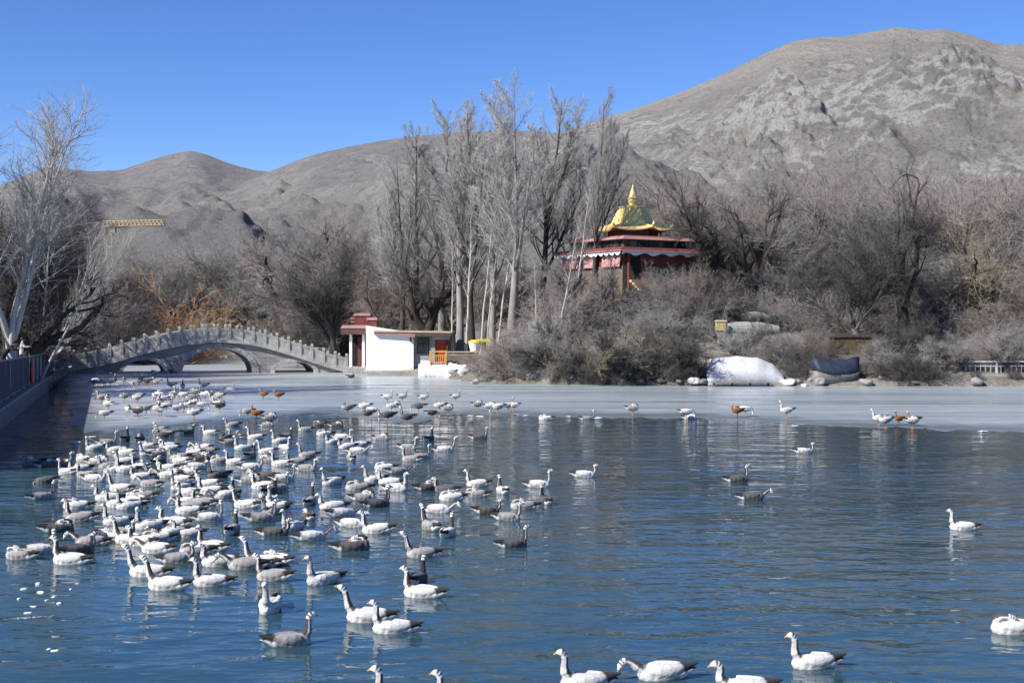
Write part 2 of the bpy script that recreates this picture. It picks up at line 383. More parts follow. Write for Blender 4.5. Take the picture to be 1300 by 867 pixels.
mountain('far_hills', M['hill_far'], [(-500, 150), (-200, 200), (0, 236), (60, 211), (85, 214), (110, 218), (155, 216), (180, 207), (205, 199), (240, 191), (262, 196), (285, 206), (320, 216), (345, 219), (420, 230), (600, 250), (900, 270), (1800, 300)],
         330, 980, 3, 24, 620, 190, 1.12, 0)
mountain('middle_hills', M['hill_mid'], [(-500, 330), (100, 300), (250, 262), (310, 232), (345, 217), (390, 199), (440, 187), (490, 178), (530, 173), (590, 168), (650, 166), (750, 172), (900, 190), (1800, 230)],
         300, 850, 13, 20, 620, 190, 1.1, 0)
mountain('mountain', M['hill'], [(-500, 380), (300, 330), (450, 270), (560, 220), (650, 188), (700, 172), (745, 157), (800, 141), (850, 123), (900, 103), (955, 76), (1005, 53), (1035, 48), (1070, 47), (1100, 42), (1140, 35), (1172, 39), (1198, 37), (1232, 45), (1270, 57), (1300, 57), (1400, 66), (1800, 150)],
         240, 760, 23, 25, 1100, 380, 1.12, 1.0)

# quay on the left bank: wall, coping and paving
Q0, Q1 = Vector((-15.8, 37.6)), Vector((-36.8, 111.0))
QD = (Q1-Q0).normalized(); QN = Vector((-QD.y, QD.x)); QL = (Q1-Q0).length         # QN points inland
QA = math.atan2(QD.y, QD.x)
def q(s, n): p = Q0+QD*s+QN*n; return p.x, p.y
def qbase(s): return .78+.12*max(0, 1-s/QL)
wl = empty('quay_wall', (*q(QL/2, 0), 0), QA); tag(wl, 'dark stone quay wall along the shaded bank, under the steel railing', 'wall')
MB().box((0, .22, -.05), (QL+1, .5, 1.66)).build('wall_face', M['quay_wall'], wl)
MB().box((0, .2, .83), (QL+1, .62, .1)).build('coping', M['paving'], wl, bevel=.02)
pv = MB().box((q(QL/2, 4.0)[0], q(QL/2, 4.0)[1], .40), (QL+1, 7.0, .93), QA).build('quay_walk', M['paving']); tag(pv, kind='structure')

pf = MB().box((q(29, 3.9)[0], q(29, 3.9)[1], 1.12), (58, 7.0, 1.0), QA).build('pavement', M['paving']); tag(pf, kind='structure')   # raised viewing terrace behind the railing

# ------------------------------------------------------------------ railing, boards
rt = empty('quay_railing', (*q(0, 0), 0), QA); tag(rt, 'blue grey steel picket railing along the quay, ending in solid panels by the bridge', 'railing')
def rtop(s):                                   # the top rail dips towards the bridge
    return 2.72-(2.72-1.95)*min(1, max(0, (s-11)/(QL-11)))
sP = 0.0; SOLID = 34.0
bars = MB(); s = 2.0
top = MB(); top.tube([(s_, .18, rtop(s_)) for s_ in np.linspace(-.4, QL, 14)], .045, 8).build('top_rail', M['rail_blue'], rt)
MB().tube([(s_, .18, 1.0) for s_ in (-.4, SOLID)], .03, 6).build('bottom_rail', M['rail_blue'], rt)
for s_ in np.arange(-.3, QL+.1, 3.3):
    MB().box((s_, .18, (rtop(s_)+.88)/2), (.09, .09, rtop(s_)-.88)).build('rail_post', M['rail_blue'], rt, bevel=.01)
for s_ in np.arange(-.2, SOLID, .22):
    bars.box((s_, .18, (rtop(s_)+1.0)/2), (.035, .035, rtop(s_)-1.0))
bars.build('pickets', M['rail_blue'], rt)
for i, (a, b) in enumerate(((-.3, 11.2), (11.3, 22.4), (22.5, SOLID-.2), (SOLID, 46), (46.2, 59), (59.2, QL-.3))):
    pm = MB(); t0, t1 = rtop(a)-.02, rtop(b)-.02
    pm.add([(a, .225, .9), (b, .225, .9), (b, .225, t1), (a, .225, t0), (a, .25, .9), (b, .25, .9), (b, .25, t1), (a, .25, t0)], [(0, 1, 2, 3), (7, 6, 5, 4), (0, 4, 5, 1), (1, 5, 6, 2), (2, 6, 7, 3), (3, 7, 4, 0)])
    pm.build('solid_panel', M['rail_blue'], rt)
# red life ring cover hung on the railing
lx, ly = q(33.4, .02)
lr = empty('life_buoy', (lx, ly, 1.62), QA); tag(lr, 'red life buoy hanging on the dark quay railing', 'life buoy')
mb = MB(); rings = []
for k in range(21):
    a = 2*math.pi*k/20; c = Vector((math.cos(a)*.33, 0, math.sin(a)*.5))
    rings.append([tuple(c+Vector((math.cos(a)*math.cos(b)*.1, math.sin(b)*.08, math.sin(a)*math.cos(b)*.1))) for b in [2*math.pi*j/8 for j in range(8)]])
mb.loft(rings, False).build('ring', M['red'], lr, True)
MB().tube([(0, .02, .5), (0, .05, .8), (0, .14, 1.0)], .02, 5).build('hanging_rope', M['wood'], lr)
# white boards standing behind the spectators
for i, (a, b, z1, lab) in enumerate(((13.5, 25, 3.15, 'long pale blue white board behind the railing, by the pickets'), (26, 38, 3.05, 'white board behind the railing between the two others'), (40, 57.5, 2.95, 'long low white board behind the railing, closest to the bridge'))):
    h = empty('white_board', (*q((a+b)/2, 3.2), 1.62), QA); tag(h, lab, 'board', 'white boards on the quay walk')
    MB().box((0, 0, (z1-1.62)/2+.05), (b-a, .06, z1-1.62-.1)).build('board_panel', M['panel_white'], h)
    for e in (-1, 0, 1): MB().box((e*(b-a)/2*.98, .06, (z1-1.62)/2), (.08, .08, z1-1.6)).build('board_post', M['rail_blue'], h)

# ------------------------------------------------------------------ stone arch bridge
BL = Vector((X_(86, 110.5), 110.5)); BR = Vector((X_(458, 114), 114.0))
BD = (BR-BL).normalized(); LEN = (BR-BL).length; BA = math.atan2(BD.y, BD.x)
DEP = 3.3; SK = Vector((-.24, .97)).normalized()                 # the deck runs back at a slight skew
bridge = empty('arch_bridge', (BL.x, BL.y, 0), BA); tag(bridge, 'grey stone footbridge with three arches and carved post railings', 'bridge')
dpx = [(84, 469), (95, 466), (137, 459), (179, 446.5), (219, 437), (259, 431.6), (279, 431), (300, 432), (319, 434.5), (338, 438.5), (376, 450), (412, 462), (431, 467.5), (462, 472)]
def u_of(px):                                   # pixel column of the front face -> distance along the bridge
    k = (px-CX)/F; return (k*BL.y-BL.x)/(BD.x-k*BD.y)
du = np.array([u_of(p[0]) for p in dpx]); dz = np.array([Z_(p[1], BL.y+BD.y*u) for p, u in zip(dpx, du)])
fine = np.linspace(0, LEN, 300); fz = np.interp(fine, du, dz); kk = np.hanning(41); kk /= kk.sum(); fz = np.convolve(np.pad(fz, 20, mode='edge'), kk, 'valid')
def deck(u): return float(np.interp(u, fine, fz))
arch = [(u_of(183), 1.72, 1.12), (u_of(277), 2.95, 2.05), (u_of(374), 1.68, .92)]
def intr(u):
    for c, a, h in arch:
        if abs(u-c) < a: return h*(1-((u-c)/a)**2)**.5
    return None
# local frame: x along, y depth (skewed), z up
ksk = math.tan(math.radians(-13))               # tunnel skew: back edge shifts left
def L3(u, w, z): return (u+ksk*w, w, z)
us = set(np.linspace(0, LEN, 170).tolist())
for c, a, h in arch:
    for t in np.linspace(-1, 1, 41): us.add(c+a*math.sin(t*math.pi/2))
us = sorted(us); body = MB()
for a, b in zip(us[:-1], us[1:]):
    if b-a < 1e-6: continue
    m = (a+b)/2; i_m = intr(m)
    if i_m is None: za = zb = -.6
    else:
        za, zb = (intr(a) or 0.0), (intr(b) or 0.0)
    ta, tb = deck(a)-.22, deck(b)-.22
    v = [L3(a, 0, za), L3(b, 0, zb), L3(b, 0, tb), L3(a, 0, ta), L3(a, DEP, za), L3(b, DEP, zb), L3(b, DEP, tb), L3(a, DEP, ta)]
    body.add(v, [(0, 1, 2, 3), (5, 4, 7, 6), (0, 4, 5, 1), (3, 2, 6, 7)])
for c, a, h in arch:                            # pier faces below the springing
    for e in (-1, 1):
        v = [L3(c+e*a, 0, -.6), L3(c+e*a, DEP, -.6), L3(c+e*a, DEP, 0), L3(c+e*a, 0, 0)]; body.add(v, [(0, 1, 2, 3)])
body.build('spandrel_wall', M['bridge'], bridge)
for c, a, h in arch:
    ring = MB(); N_ = 13 if a > 2 else 9
    for k in range(N_):
        t0, t1 = math.pi*(k+.035)/N_, math.pi*(k+.965)/N_; th = .42 if a > 2 else .32
        P0 = []
        for w in (-.07, .25):
            for rr in (0, th):
                for t in (t0, (t0+t1)/2, t1): P0.append(L3(c-math.cos(t)*(a+rr), w, max(-.3, math.sin(t)*(h+rr))))
        f = []
        for w in (0, 6):
            qd = [(w+0, w+1, w+4, w+3), (w+1, w+2, w+5, w+4)]; f += qd if w else [x[::-1] for x in qd]
        f += [(0, 1, 7, 6), (1, 2, 8, 7), (3, 9, 10, 4), (4, 10, 11, 5), (0, 6, 9, 3), (2, 5, 11, 8)]
        ring.add(P0, f)
    ring.build('arch_ring', M['bridge_rail'], bridge)
slab = MB(); rg = []
for u in np.linspace(-.2, LEN+.2, 90):
    z = deck(min(max(u, 0), LEN)); rg.append([L3(u, -.32, z-.24), L3(u, DEP+.32, z-.24), L3(u, DEP+.32, z), L3(u, -.32, z)])
slab.loft(rg).build('deck_slab', M['bridge_rail'], bridge)
posts = np.linspace(.45, LEN-.25, 25)
def post_mb(z0):
    mb = MB().box((0, 0, .52), (.24, .24, 1.04)); mb.box((0, 0, 1.07), (.17, .17, .06)); mb.box((0, 0, 1.2), (.23, .23, .2)); mb.box((0, 0, 1.32), (.23, .23, .05), 0, .6); return mb
post_me = None
for w, off in ((-.16, 0), (DEP+.16, .25)):
    for i, u in enumerate(posts):
        if post_me is None:
            o = post_mb(0).build('rail_post', M['bridge_rail'], bridge, bevel=.012); post_me = o.data
        else: o = link(bpy.data.objects.new('rail_post', post_me), bridge)
        o.location = L3(u+off, w, deck(u+off)-.01)
    for a, b in zip(posts[:-1], posts[1:]):
        a, b = a+off+.12, b+off-.12; za, zb = deck(a), deck(b); pm = MB()
        def slat(l, h, th, yy=0, xa=0, xb=0):
            A, B_ = a+xa, b-xb; ZA = za+(zb-za)*xa/(b-a); ZB = zb-(zb-za)*xb/(b-a)
            pm.add([L3(A, w-th+yy, ZA+l), L3(B_, w-th+yy, ZB+l), L3(B_, w-th+yy, ZB+h), L3(A, w-th+yy, ZA+h), L3(A, w+th+yy, ZA+l), L3(B_, w+th+yy, ZB+l), L3(B_, w+th+yy, ZB+h), L3(A, w+th+yy, ZA+h)],
                   [(0, 1, 2, 3), (7, 6, 5, 4), (0, 4, 5, 1), (1, 5, 6, 2), (2, 6, 7, 3), (3, 7, 4, 0)])
        slat(.0, .2, .09); slat(.2, .78, .035); slat(.84, .98, .08); slat(.72, .785, .06)
        slat(.2, .72, .055, 0, 0, (b-a)-.1); slat(.2, .72, .055, 0, (b-a)-.1, 0)
        for k in (.3, .5, .7): slat(.785, .84, .06, 0, (b-a)*k-.05, (b-a)*(1-k)-.05)
        pm.build('rail_panel', M['bridge_rail'], bridge)

# ------------------------------------------------------------------ lakeside hut and gatehouse
DH = 107.0
def hx(px): return X_(px, DH)
def hz(py): return Z_(py, DH)
hut = empty('lakeside_hut', (hx(500), DH, 0), 0); tag(hut, 'white walled flat roofed hut on the waterline beside the bridge', 'hut')
ox = hx(500)
def bx(name, px0, px1, py0, py1, y0, y1, m, par, o=ox, oy=DH, bevel=0):
    x0, x1, z0, z1 = hx(px0)-o, hx(px1)-o, hz(py1), hz(py0)
    return MB().box(((x0+x1)/2, (y0+y1)/2, (z0+z1)/2), (x1-x0, y1-y0, z1-z0)).build(name, m, par, bevel=bevel)
wm = MB(); xa, xb, xc = hx(463)-ox, hx(469)-ox, hx(525)-ox          # white wall with a short splayed return
za_, zb_ = hz(417), hz(425)
pts = [(xa, 1.0), (xb, 0), (xc, 0), (xc, 4.5), (xa, 4.5)]
tops = [hz(414), hz(414), hz(424), hz(424), hz(414)]
wm.add([(x, y, .25) for x, y in pts]+[(x, y, t) for (x, y), t in zip(pts, tops)], [(0, 1, 6, 5), (1, 2, 7, 6), (2, 3, 8, 7), (3, 4, 9, 8), (4, 0, 5, 9), (5, 6, 7, 8, 9)])
wm.build('white_wall', M['white_wall'], hut)
bx('plinth', 459, 529, 470, 478, -.5, 5, M['grey_stone'], hut, bevel=.03)
rm = MB(); x0, x1, x2 = hx(475)-ox, hx(527)-ox, hx(574)-ox
for (a, za, b, zb, y0, th) in ((hx(475)-ox, hz(419.5), x2, hz(421), -.35, .12),):
    rm.add([(a, y0, za-th), (b, y0, zb-th), (b, y0, zb), (a, y0, za), (a, 5.2, za-th), (b, 5.2, zb-th), (b, 5.2, zb), (a, 5.2, za)], [(0, 1, 2, 3), (7, 6, 5, 4), (0, 4, 5, 1), (1, 5, 6, 2), (2, 6, 7, 3), (3, 7, 4, 0)])
rm.build('roof', M['beige'], hut)
fm = MB(); fm.add([(hx(475)-ox, -.28, hz(424.5)), (x1, -.28, hz(428)), (x1, -.28, hz(421.6)), (hx(475)-ox, -.28, hz(420.6)), (hx(475)-ox, -.003, hz(424.5)), (x1, -.003, hz(428)), (x1, -.003, hz(421.6)), (hx(475)-ox, -.003, hz(420.6))], [(0, 1, 2, 3), (7, 6, 5, 4), (0, 4, 5, 1), (1, 5, 6, 2), (3, 7, 4, 0)])
fm.build('red_fascia', M['maroon_pale'], hut)
bx('dark_fascia', 527.3, 573, 421.8, 427, -.30, -.1, M['brown_wood'], hut)
bx('stone_wall', 525.3, 552, 427, 473, .35, 4.4, M['grey_stone'], hut)
bx('lintel', 549, 571, 426.5, 431.5, .1, .4, M['bridge_rail'], hut)
wf = bx('window', 529, 544.5, 428.5, 449.5, .26, .36, M['brown_wood'], hut)
for a, b in ((529.8, 536.2), (537.2, 543.7)): bx('pane', a, b, 429.3, 448.7, .22, .27, M['glass'], wf)
dr = bx('door', 551.5, 566, 432, 462, .5, .6, M['red_door'], hut)
bx('door_handle', 563.4, 564.2, 445, 448, .44, .5, M['dark'], dr)
bx('back_wall', 552, 570, 431, 466, .7, 4.4, M['brown_stone'], hut)
bx('corner_post', 566.5, 568.5, 431, 462, .25, .4, M['brown_wood'], hut)
bx('wall_lamp', 520.5, 522.5, 428.5, 434, -.14, 0, M['dark'], hut)

gd = 109.0
gh = empty('gatehouse', (X_(455, gd), gd, 0)); tag(gh, 'small gatehouse with stacked maroon roofs at the end of the bridge', 'gatehouse')
go = X_(455, gd)
def gb(name, px0, px1, py0, py1, y0, y1, m, par=gh, bevel=.0, taper=1):
    x0, x1, z0, z1 = X_(px0, gd)-go, X_(px1, gd)-go, Z_(py1, gd), Z_(py0, gd)
    return MB().box(((x0+x1)/2, (y0+y1)/2, (z0+z1)/2), (x1-x0, y1-y0, z1-z0), 0, taper).build(name, m, par, bevel=bevel)
gb('rear_wall', 440, 470, 424, 470, 2.2, 2.4, M['dark'])
gb('floor_slab', 436, 470, 466, 480, -.6, 2.6, M['grey_stone'])
for a in (444, 460): gb('column', a, a+3.2, 424, 466, -.25, 0, M['white_wall'], bevel=.02)
gb('door_panel', 452, 456, 428, 466, 1.2, 1.3, M['maroon'])
gb('door_panel', 457, 460, 428, 466, 1.2, 1.3, M['red_door'])
gb('roof_fascia', 434, 470, 417, 424.5, -.7, 2.6, M['brown_wood'])
gb('roof_slope', 433.5, 471, 412.8, 416.8, -.75, 2.65, M['maroon_pale'], taper=.86)
for (a, b, y0, y1, d0) in ((449, 469, 401, 412.6, .4), (466.5, 478.5, 406.5, 415.5, -.15)):
    gb('parapet_block', a, b, y0, y1, d0, d0+1.5, M['maroon']); gb('parapet_cap', a-1, b+1, y0-3.4, y0-.1, d0-.08, d0+1.58, M['maroon_pale'], taper=.9)
gb('parapet_cap', 444, 450, 403.5, 405.5, .6, 1.6, M['maroon_pale']); gb('parapet_cap', 444, 450, 407.5, 409.5, .6, 1.6, M['maroon_pale']); gb('parapet_block', 445, 448.8, 405.6, 407.4, .7, 1.5, M['maroon'])
gb('parapet_block', 445, 448.8, 409.6, 412.6, .7, 1.5, M['maroon'])

# terrace, fences and small things beside the hut
DT = 104.0
def box_thing(name, label, cat, px0, px1, py0, py1, d, dep, m, bevel=.02, group=None):
    x0, x1, z0, z1 = X_(px0, d), X_(px1, d), Z_(py1, d), Z_(py0, d)
    o = MB().box((0, dep/2, (z1-z0)/2), (x1-x0, dep, z1-z0)).build(name, m, None, bevel=bevel); o.location = ((x0+x1)/2, d, z0)
    return tag(o, label, cat, group)
def rail_thing(name, label, px0, px1, pyt, pyb, d, m, step, group=None, kind='fence', slope=0):
    t = empty(name, (X_(px0, d), d, Z_(pyb, d))); tag(t, label, kind, group)
    L = X_(px1, d)-X_(px0, d); hh = (pyb-pyt)/F*d
    MB().box((L/2, 0, hh-.05), (L, .08, .1)).build('top_rail', m, t); MB().box((L/2, 0, hh-.36), (L, .05, .06)).build('middle_rail', m, t); MB().box((L/2, 0, .12), (L, .05, .06)).build('bottom_rail', m, t)
    pk = MB()
    for x in np.arange(step, L-.05, step): pk.box((x, 0, hh/2-.12), (.045, .04, hh-.32))
    pk.build('pickets', m, t)
    for x in np.linspace(0, L, max(2, int(L/1.8)+1)): MB().box((x, 0, hh/2), (.1, .1, hh+.06)).build('fence_post', m, t)
    return t
rail_thing('wooden_fence', 'short orange painted fence in front of the red door', 546, 566, 445.5, 462, DT-.2, M['orange'], .16)
rail_thing('wooden_fence', 'long beige and orange railing on the terrace above the brown wall', 566.5, 640, 446, 452, DT+.6, M['beige'], .3)
o = box_thing('terrace_wall', 'brown rubble terrace wall running from the hut into the bushes', 'wall', 565, 648, 451, 468, DT+.4, .6, M['brown_stone'])
def slab_wall(name, label, cat, pts_px, d, dep, m, lean=.9, seed=1, bump=.03):
    """a leaning wall with an uneven top: list of (px, top py, bottom py)"""
    P = np.array(pts_px, float); xs_ = np.linspace(P[0, 0], P[-1, 0], 60); mb = MB(); rg = []; rn = lambda x, k: .5+float(fbm(np.array([x*.03+k*9.3]), np.array([seed*3.7]), 4, 77)[0])
    for x in xs_:
        yt, yb = np.interp(x, P[:, 0], P[:, 1]), np.interp(x, P[:, 0], P[:, 2]); zt, zb = Z_(yt, d+lean), Z_(yb, d)
        rg.append([(X_(x, d), d, zb), (X_(x, d), d+lean*.5+rn(x, 1)*bump*2, zb+(zt-zb)*.55), (X_(x, d), d+lean, zt+rn(x, 2)*bump*2), (X_(x, d), d+lean+dep, zt), (X_(x, d), d+lean+dep, zb)])
    o = mb.loft(rg).build(name, m, None, True); return tag(o, label, cat)
# whitened bank of frozen spray and plaster in front of the terrace
def blob(name, label, cat, c, r, m, seed, flat=.5, group=None, amp=.28, sub=4):
    bm = bmesh.new(); bmesh.ops.create_icosphere(bm, subdivisions=sub, radius=1)
    vs = np.array([v.co for v in bm.verts]); rs = np.random.RandomState(seed); d = np.zeros(len(vs))
    for k in range(9):
        w = rs.normal(0, 1, 3)*(1.2+k*.45); d += np.sin(vs@w+rs.rand()*6.28)/(1.5+k*.55)
    nn = np.sign(vs)*np.abs(vs)**.75*(1+amp*d[:, None]*.45)
    for v, p in zip(bm.verts, nn): v.co = Vector((p[0]*r[0], p[1]*r[1], p[2]*r[2]))
    me = bpy.data.meshes.new(name); bm.to_mesh(me); bm.free(); me.materials.append(m)
    if sub > 2: me.polygons.foreach_set('use_smooth', np.ones(len(me.polygons), bool))
    o = link(bpy.data.objects.new(name, me)); o.location = c
    return tag(o, label, cat, group)
slab_wall('ice_bank', 'bright white frozen bank below the orange fence', 'ice bank', [(533.5, 462, 478), (540, 461, 479.5), (556, 461.5, 480), (572, 463, 481), (590, 465, 481.5), (599, 472, 482)], 103.2, .9, M['white_wall'], .7, 11, .16)
box_thing('mooring_post', 'thin white post standing at the waterline by the hut', 'post', 531.3, 533.2, 462, 482, 104.2, .12, M['white_wall'], .01)
t = empty('waste_bin', (X_(603, 104.8), 104.9, Z_(446, 104.8))); tag(t, 'white tapered bin with a yellow lid on the terrace', 'bin')
MB().loft([MB().ngon((0, 0), .36, 14, 0), MB().ngon((0, 0), .5, 14, .66)]).build('bin_body', M['white_wall'], t)
MB().loft([MB().ngon((0, 0), .54, 14, .665), MB().ngon((0, 0), .5, 14, .8), MB().ngon((0, 0), .2, 14, .9)]).build('lid', M['yellow'], t)
t = empty('parasol', (X_(599, 105.4), 105.6, Z_(447, 105.4))); tag(t, 'yellow sign board on two thin poles behind the white bin', 'sign board')
for k in (.0, 1.7): MB().tube([(k, 0, 0), (k, 0, 1.15)], .035, 6).build('pole', M['brown_wood'], t)
t.name = 'sign_board'
MB().box((.95, -.05, .92), (1.0, .05, .22)).build('board_panel', M['yellow'], t)

# ------------------------------------------------------------------ temple on the mound
DP = 109.0; sP = F/DP; px_c = 803.5
tx = X_(px_c, DP); TZ = Z_(362, DP)
temple = empty('temple_pavilion', (tx, DP, TZ)); tag(temple, 'maroon temple pavilion with a gilded six sided roof on the wooded mound', 'temple')
def tz(py): return Z_(py, DP)-TZ
ROT = math.radians(-90-13)                      # the corner that points at the viewer
def sq(r, z): return [(r*math.cos(ROT+k*math.pi/2), r*math.sin(ROT+k*math.pi/2), z) for k in range(4)]
def frus(name, m, r0, z0, r1, z1, par=temple): return MB().loft([sq(r0, z0), sq(r1, z1)]).build(name, m, par)
frus('stone_base', M['brown_stone'], 6.0, -1.2, 5.8, tz(341))
frus('lower_wall', M['maroon'], 5.7, tz(341)+.002, 5.7, tz(321))
frus('lower_roof', M['maroon'], 6.7, tz(322.5), 6.2, tz(318.5))
frus('roof_edge', M['maroon_pale'], 6.78, tz(323.6), 6.72, tz(322.6))
frus('upper_wall', M['brown_wood'], 5.1, tz(318.4), 5.1, tz(308))
frus('upper_roof', M['maroon_pale'], 5.75, tz(308.6), 5.2, tz(304.5))
frus('roof_deck', M['maroon'], 5.1, tz(304.4), 4.7, tz(303))
def face_pt(k, s, r, z, out=0):                 # point on side k of the square at fraction s
    a, b = Vector(sq(r, z)[k]), Vector(sq(r, z)[(k+1) % 4]); d = (b-a).normalized(); nn = Vector((d.y, -d.x, 0)); p = a.lerp(b, s)+nn*out
    return p
def cloth(name, m, k, s0, s1, r, z0, z1, out, par=temple, folds=24, sway=.12, hem=.0):
    mb = MB(); rgs = []; nn = 60
    for i in range(nn+1):
        s = s0+(s1-s0)*i/nn; w = math.sin(i/nn*folds*math.pi)*.05
        col = []
        for j in range(5):
            zz = z1+(z0-z1)*j/4+(hem*math.sin(i*.55)*(j/4))
            col.append(tuple(face_pt(k, s, r, zz, out+w*(j/4)+sway*(j/4))))
        rgs.append(col)
    v = [p for c_ in rgs for p in c_]; v2 = [(x*.997, y*.997, z) for x, y, z in v]
    f = []
    for i in range(nn):
        for j in range(4): f.append((i*5+j, (i+1)*5+j, (i+1)*5+j+1, i*5+j+1))
    n0 = len(v); mb.add(v+v2, f+[tuple(q_+n0 for q_ in reversed(x)) for x in f])
    return mb.build(name, m, par, True)
# side 3 of the square runs from the far-left corner to the front corner (lit), side 0 from the front corner to the far right
for k, a, b in ((3, .02, .3), (3, .32, .6), (3, .7, .99)): cloth('pink_curtain', M['pink_cloth'], k, a, b, 5.8, tz(342), tz(327), .14, folds=13)
for k, a, b in ((3, .0, .64), (3, .58, 1.0), (0, .0, 1.0), (2, 0, 1), (1, 0, 1)): cloth('white_valance', M['white_cloth'], k, a, b, 6.45, tz(327.5), tz(323), .06, folds=31, sway=.05, hem=.1)
for k in (3, 0):
    for i in range(7):
        a = .06+i*.13; p0, p1 = face_pt(k, a, 5.1, 0, .03), face_pt(k, a+.1, 5.1, 0, .03); z0, z1 = tz(317), tz(310.2)
        w_ = MB(); d = (p1-p0); nrm = Vector((d.y, -d.x, 0)).normalized()*.05
        w_.add([tuple(p0-nrm)[:2]+(z0,), tuple(p1-nrm)[:2]+(z0,), tuple(p1-nrm)[:2]+(z1,), tuple(p0-nrm)[:2]+(z1,), tuple(p0+nrm)[:2]+(z0,), tuple(p1+nrm)[:2]+(z0,), tuple(p1+nrm)[:2]+(z1,), tuple(p0+nrm)[:2]+(z1,)], [(0, 1, 2, 3), (7, 6, 5, 4), (0, 4, 5, 1), (1, 5, 6, 2), (2, 6, 7, 3), (3, 7, 4, 0)])
        w_.build('window', M['glass'], temple)
for s_ in (.05, .2, .8):
    p = face_pt(0, s_, 5.8, 0, .25); MB().tube([(p.x, p.y, -.4), (p.x, p.y, tz(323))], .13, 8).build('column', M['maroon'], temple)
p0, p1 = face_pt(0, .07, 5.8, 0, .02), face_pt(0, .19, 5.8, 0, .02); c_ = (p0+p1)/2; an = math.atan2((p1-p0).y, (p1-p0).x)
dd = MB().box((c_.x, c_.y, (tz(331)+0)/2), ((p1-p0).length, .12, tz(331))).build('doorway', M['dark'], temple)
for i in range(6):
    p = face_pt(0, .2, 5.8, 0, .55+.34*i); MB().box((p.x, p.y, -.1-.22*i+.25), (2.6, .34, .2), an).build('step', M['ochre'] if i < 4 else M['brown_stone'], temple)
# lantern storey and gold roof (hexagon, one side to the viewer)
HR = math.radians(-4)
def hexr(r, z, lift=0, n=6, sub=6):
    out = []
    for k in range(n):
        a0, a1 = HR+math.pi/3*k, HR+math.pi/3*(k+1); A, B_ = Vector((r*math.cos(a0), r*math.sin(a0), 0)), Vector((r*math.cos(a1), r*math.sin(a1), 0))
        for j in range(sub):
            t = j/sub; p = A.lerp(B_, t); e = abs(2*t-1)**2.2; pr = 1+.06*e*lift
            out.append((p.x*pr, p.y*pr, z+lift*e*.34))
    return out
MB().loft([hexr(2.05, tz(304)), hexr(2.05, tz(293))]).build('lantern_wall', M['brown_wood'], temple)
for k in range(6):
    a = HR+math.pi/3*k; MB().tube([(2.25*math.cos(a), 2.25*math.sin(a), tz(304)), (2.25*math.cos(a), 2.25*math.sin(a), tz(294))], .09, 8).build('lantern_column', M['maroon'], temple)
gr = MB().loft([hexr(1.95, tz(292.6)), hexr(2.95, tz(295.4), .62), hexr(3.02, tz(294.0), .66), hexr(2.5, tz(290.4), .3), hexr(2.02, tz(287.4), .08), hexr(1.76, tz(285.4)), hexr(1.7, tz(284.2)), hexr(1.4, tz(274)), hexr(1.08, tz(264.6)), hexr(1.16, tz(264.4)), hexr(1.16, tz(262.8)), hexr(.9, tz(262.3))]).build('gold_roof', M['gold'], temple)
for k in range(6):                              # ridge ribs and standing seams
    a0, a1 = HR+math.pi/3*k, HR+math.pi/3*(k+1)
    for j in range(6):
        t = j/6; pr = []
        for r, z, lf in ((3.02, tz(294.0), .66), (2.5, tz(290.4), .3), (2.02, tz(287.4), .08), (1.76, tz(285.4), 0), (1.7, tz(284.2), 0), (1.4, tz(274), 0), (1.08, tz(264.7), 0)):
            A, B_ = Vector((r*math.cos(a0), r*math.sin(a0), 0)), Vector((r*math.cos(a1), r*math.sin(a1), 0)); p = A.lerp(B_, t); e = abs(2*t-1)**2.2
            pr.append((p.x*(1+.06*e*lf), p.y*(1+.06*e*lf), z+lf*e*.34+.015))
        MB().tube(pr, .055 if j == 0 else .024, 5).build('ridge_rib' if j == 0 else 'roof_seam', M['gold'], gr)
    MB().tube([(3.0*math.cos(a0), 3.0*math.sin(a0), tz(294)+.3), (3.2*math.cos(a0), 3.2*math.sin(a0), tz(292)+.32), (3.2*math.cos(a0), 3.2*math.sin(a0), tz(289)+.32)], [.1, .1, .03], 6).build('corner_ornament', M['gold'], gr)
prof = [(.6, 262.6), (.46, 261), (.3, 260), (.3, 259), (.38, 257.5), (.42, 256), (.4, 254.5), (.32, 253.4), (.44, 252.8), (.45, 251.9), (.35, 251.2), (.33, 248), (.24, 244), (.13, 240.8), (.08, 239.4), (.11, 238.6), (.07, 237.4), (.02, 234)]
MB().loft([MB().ngon((0, 0), r, 20, tz(y)) for r, y in prof]).build('finial', M['gold'], temple, True)

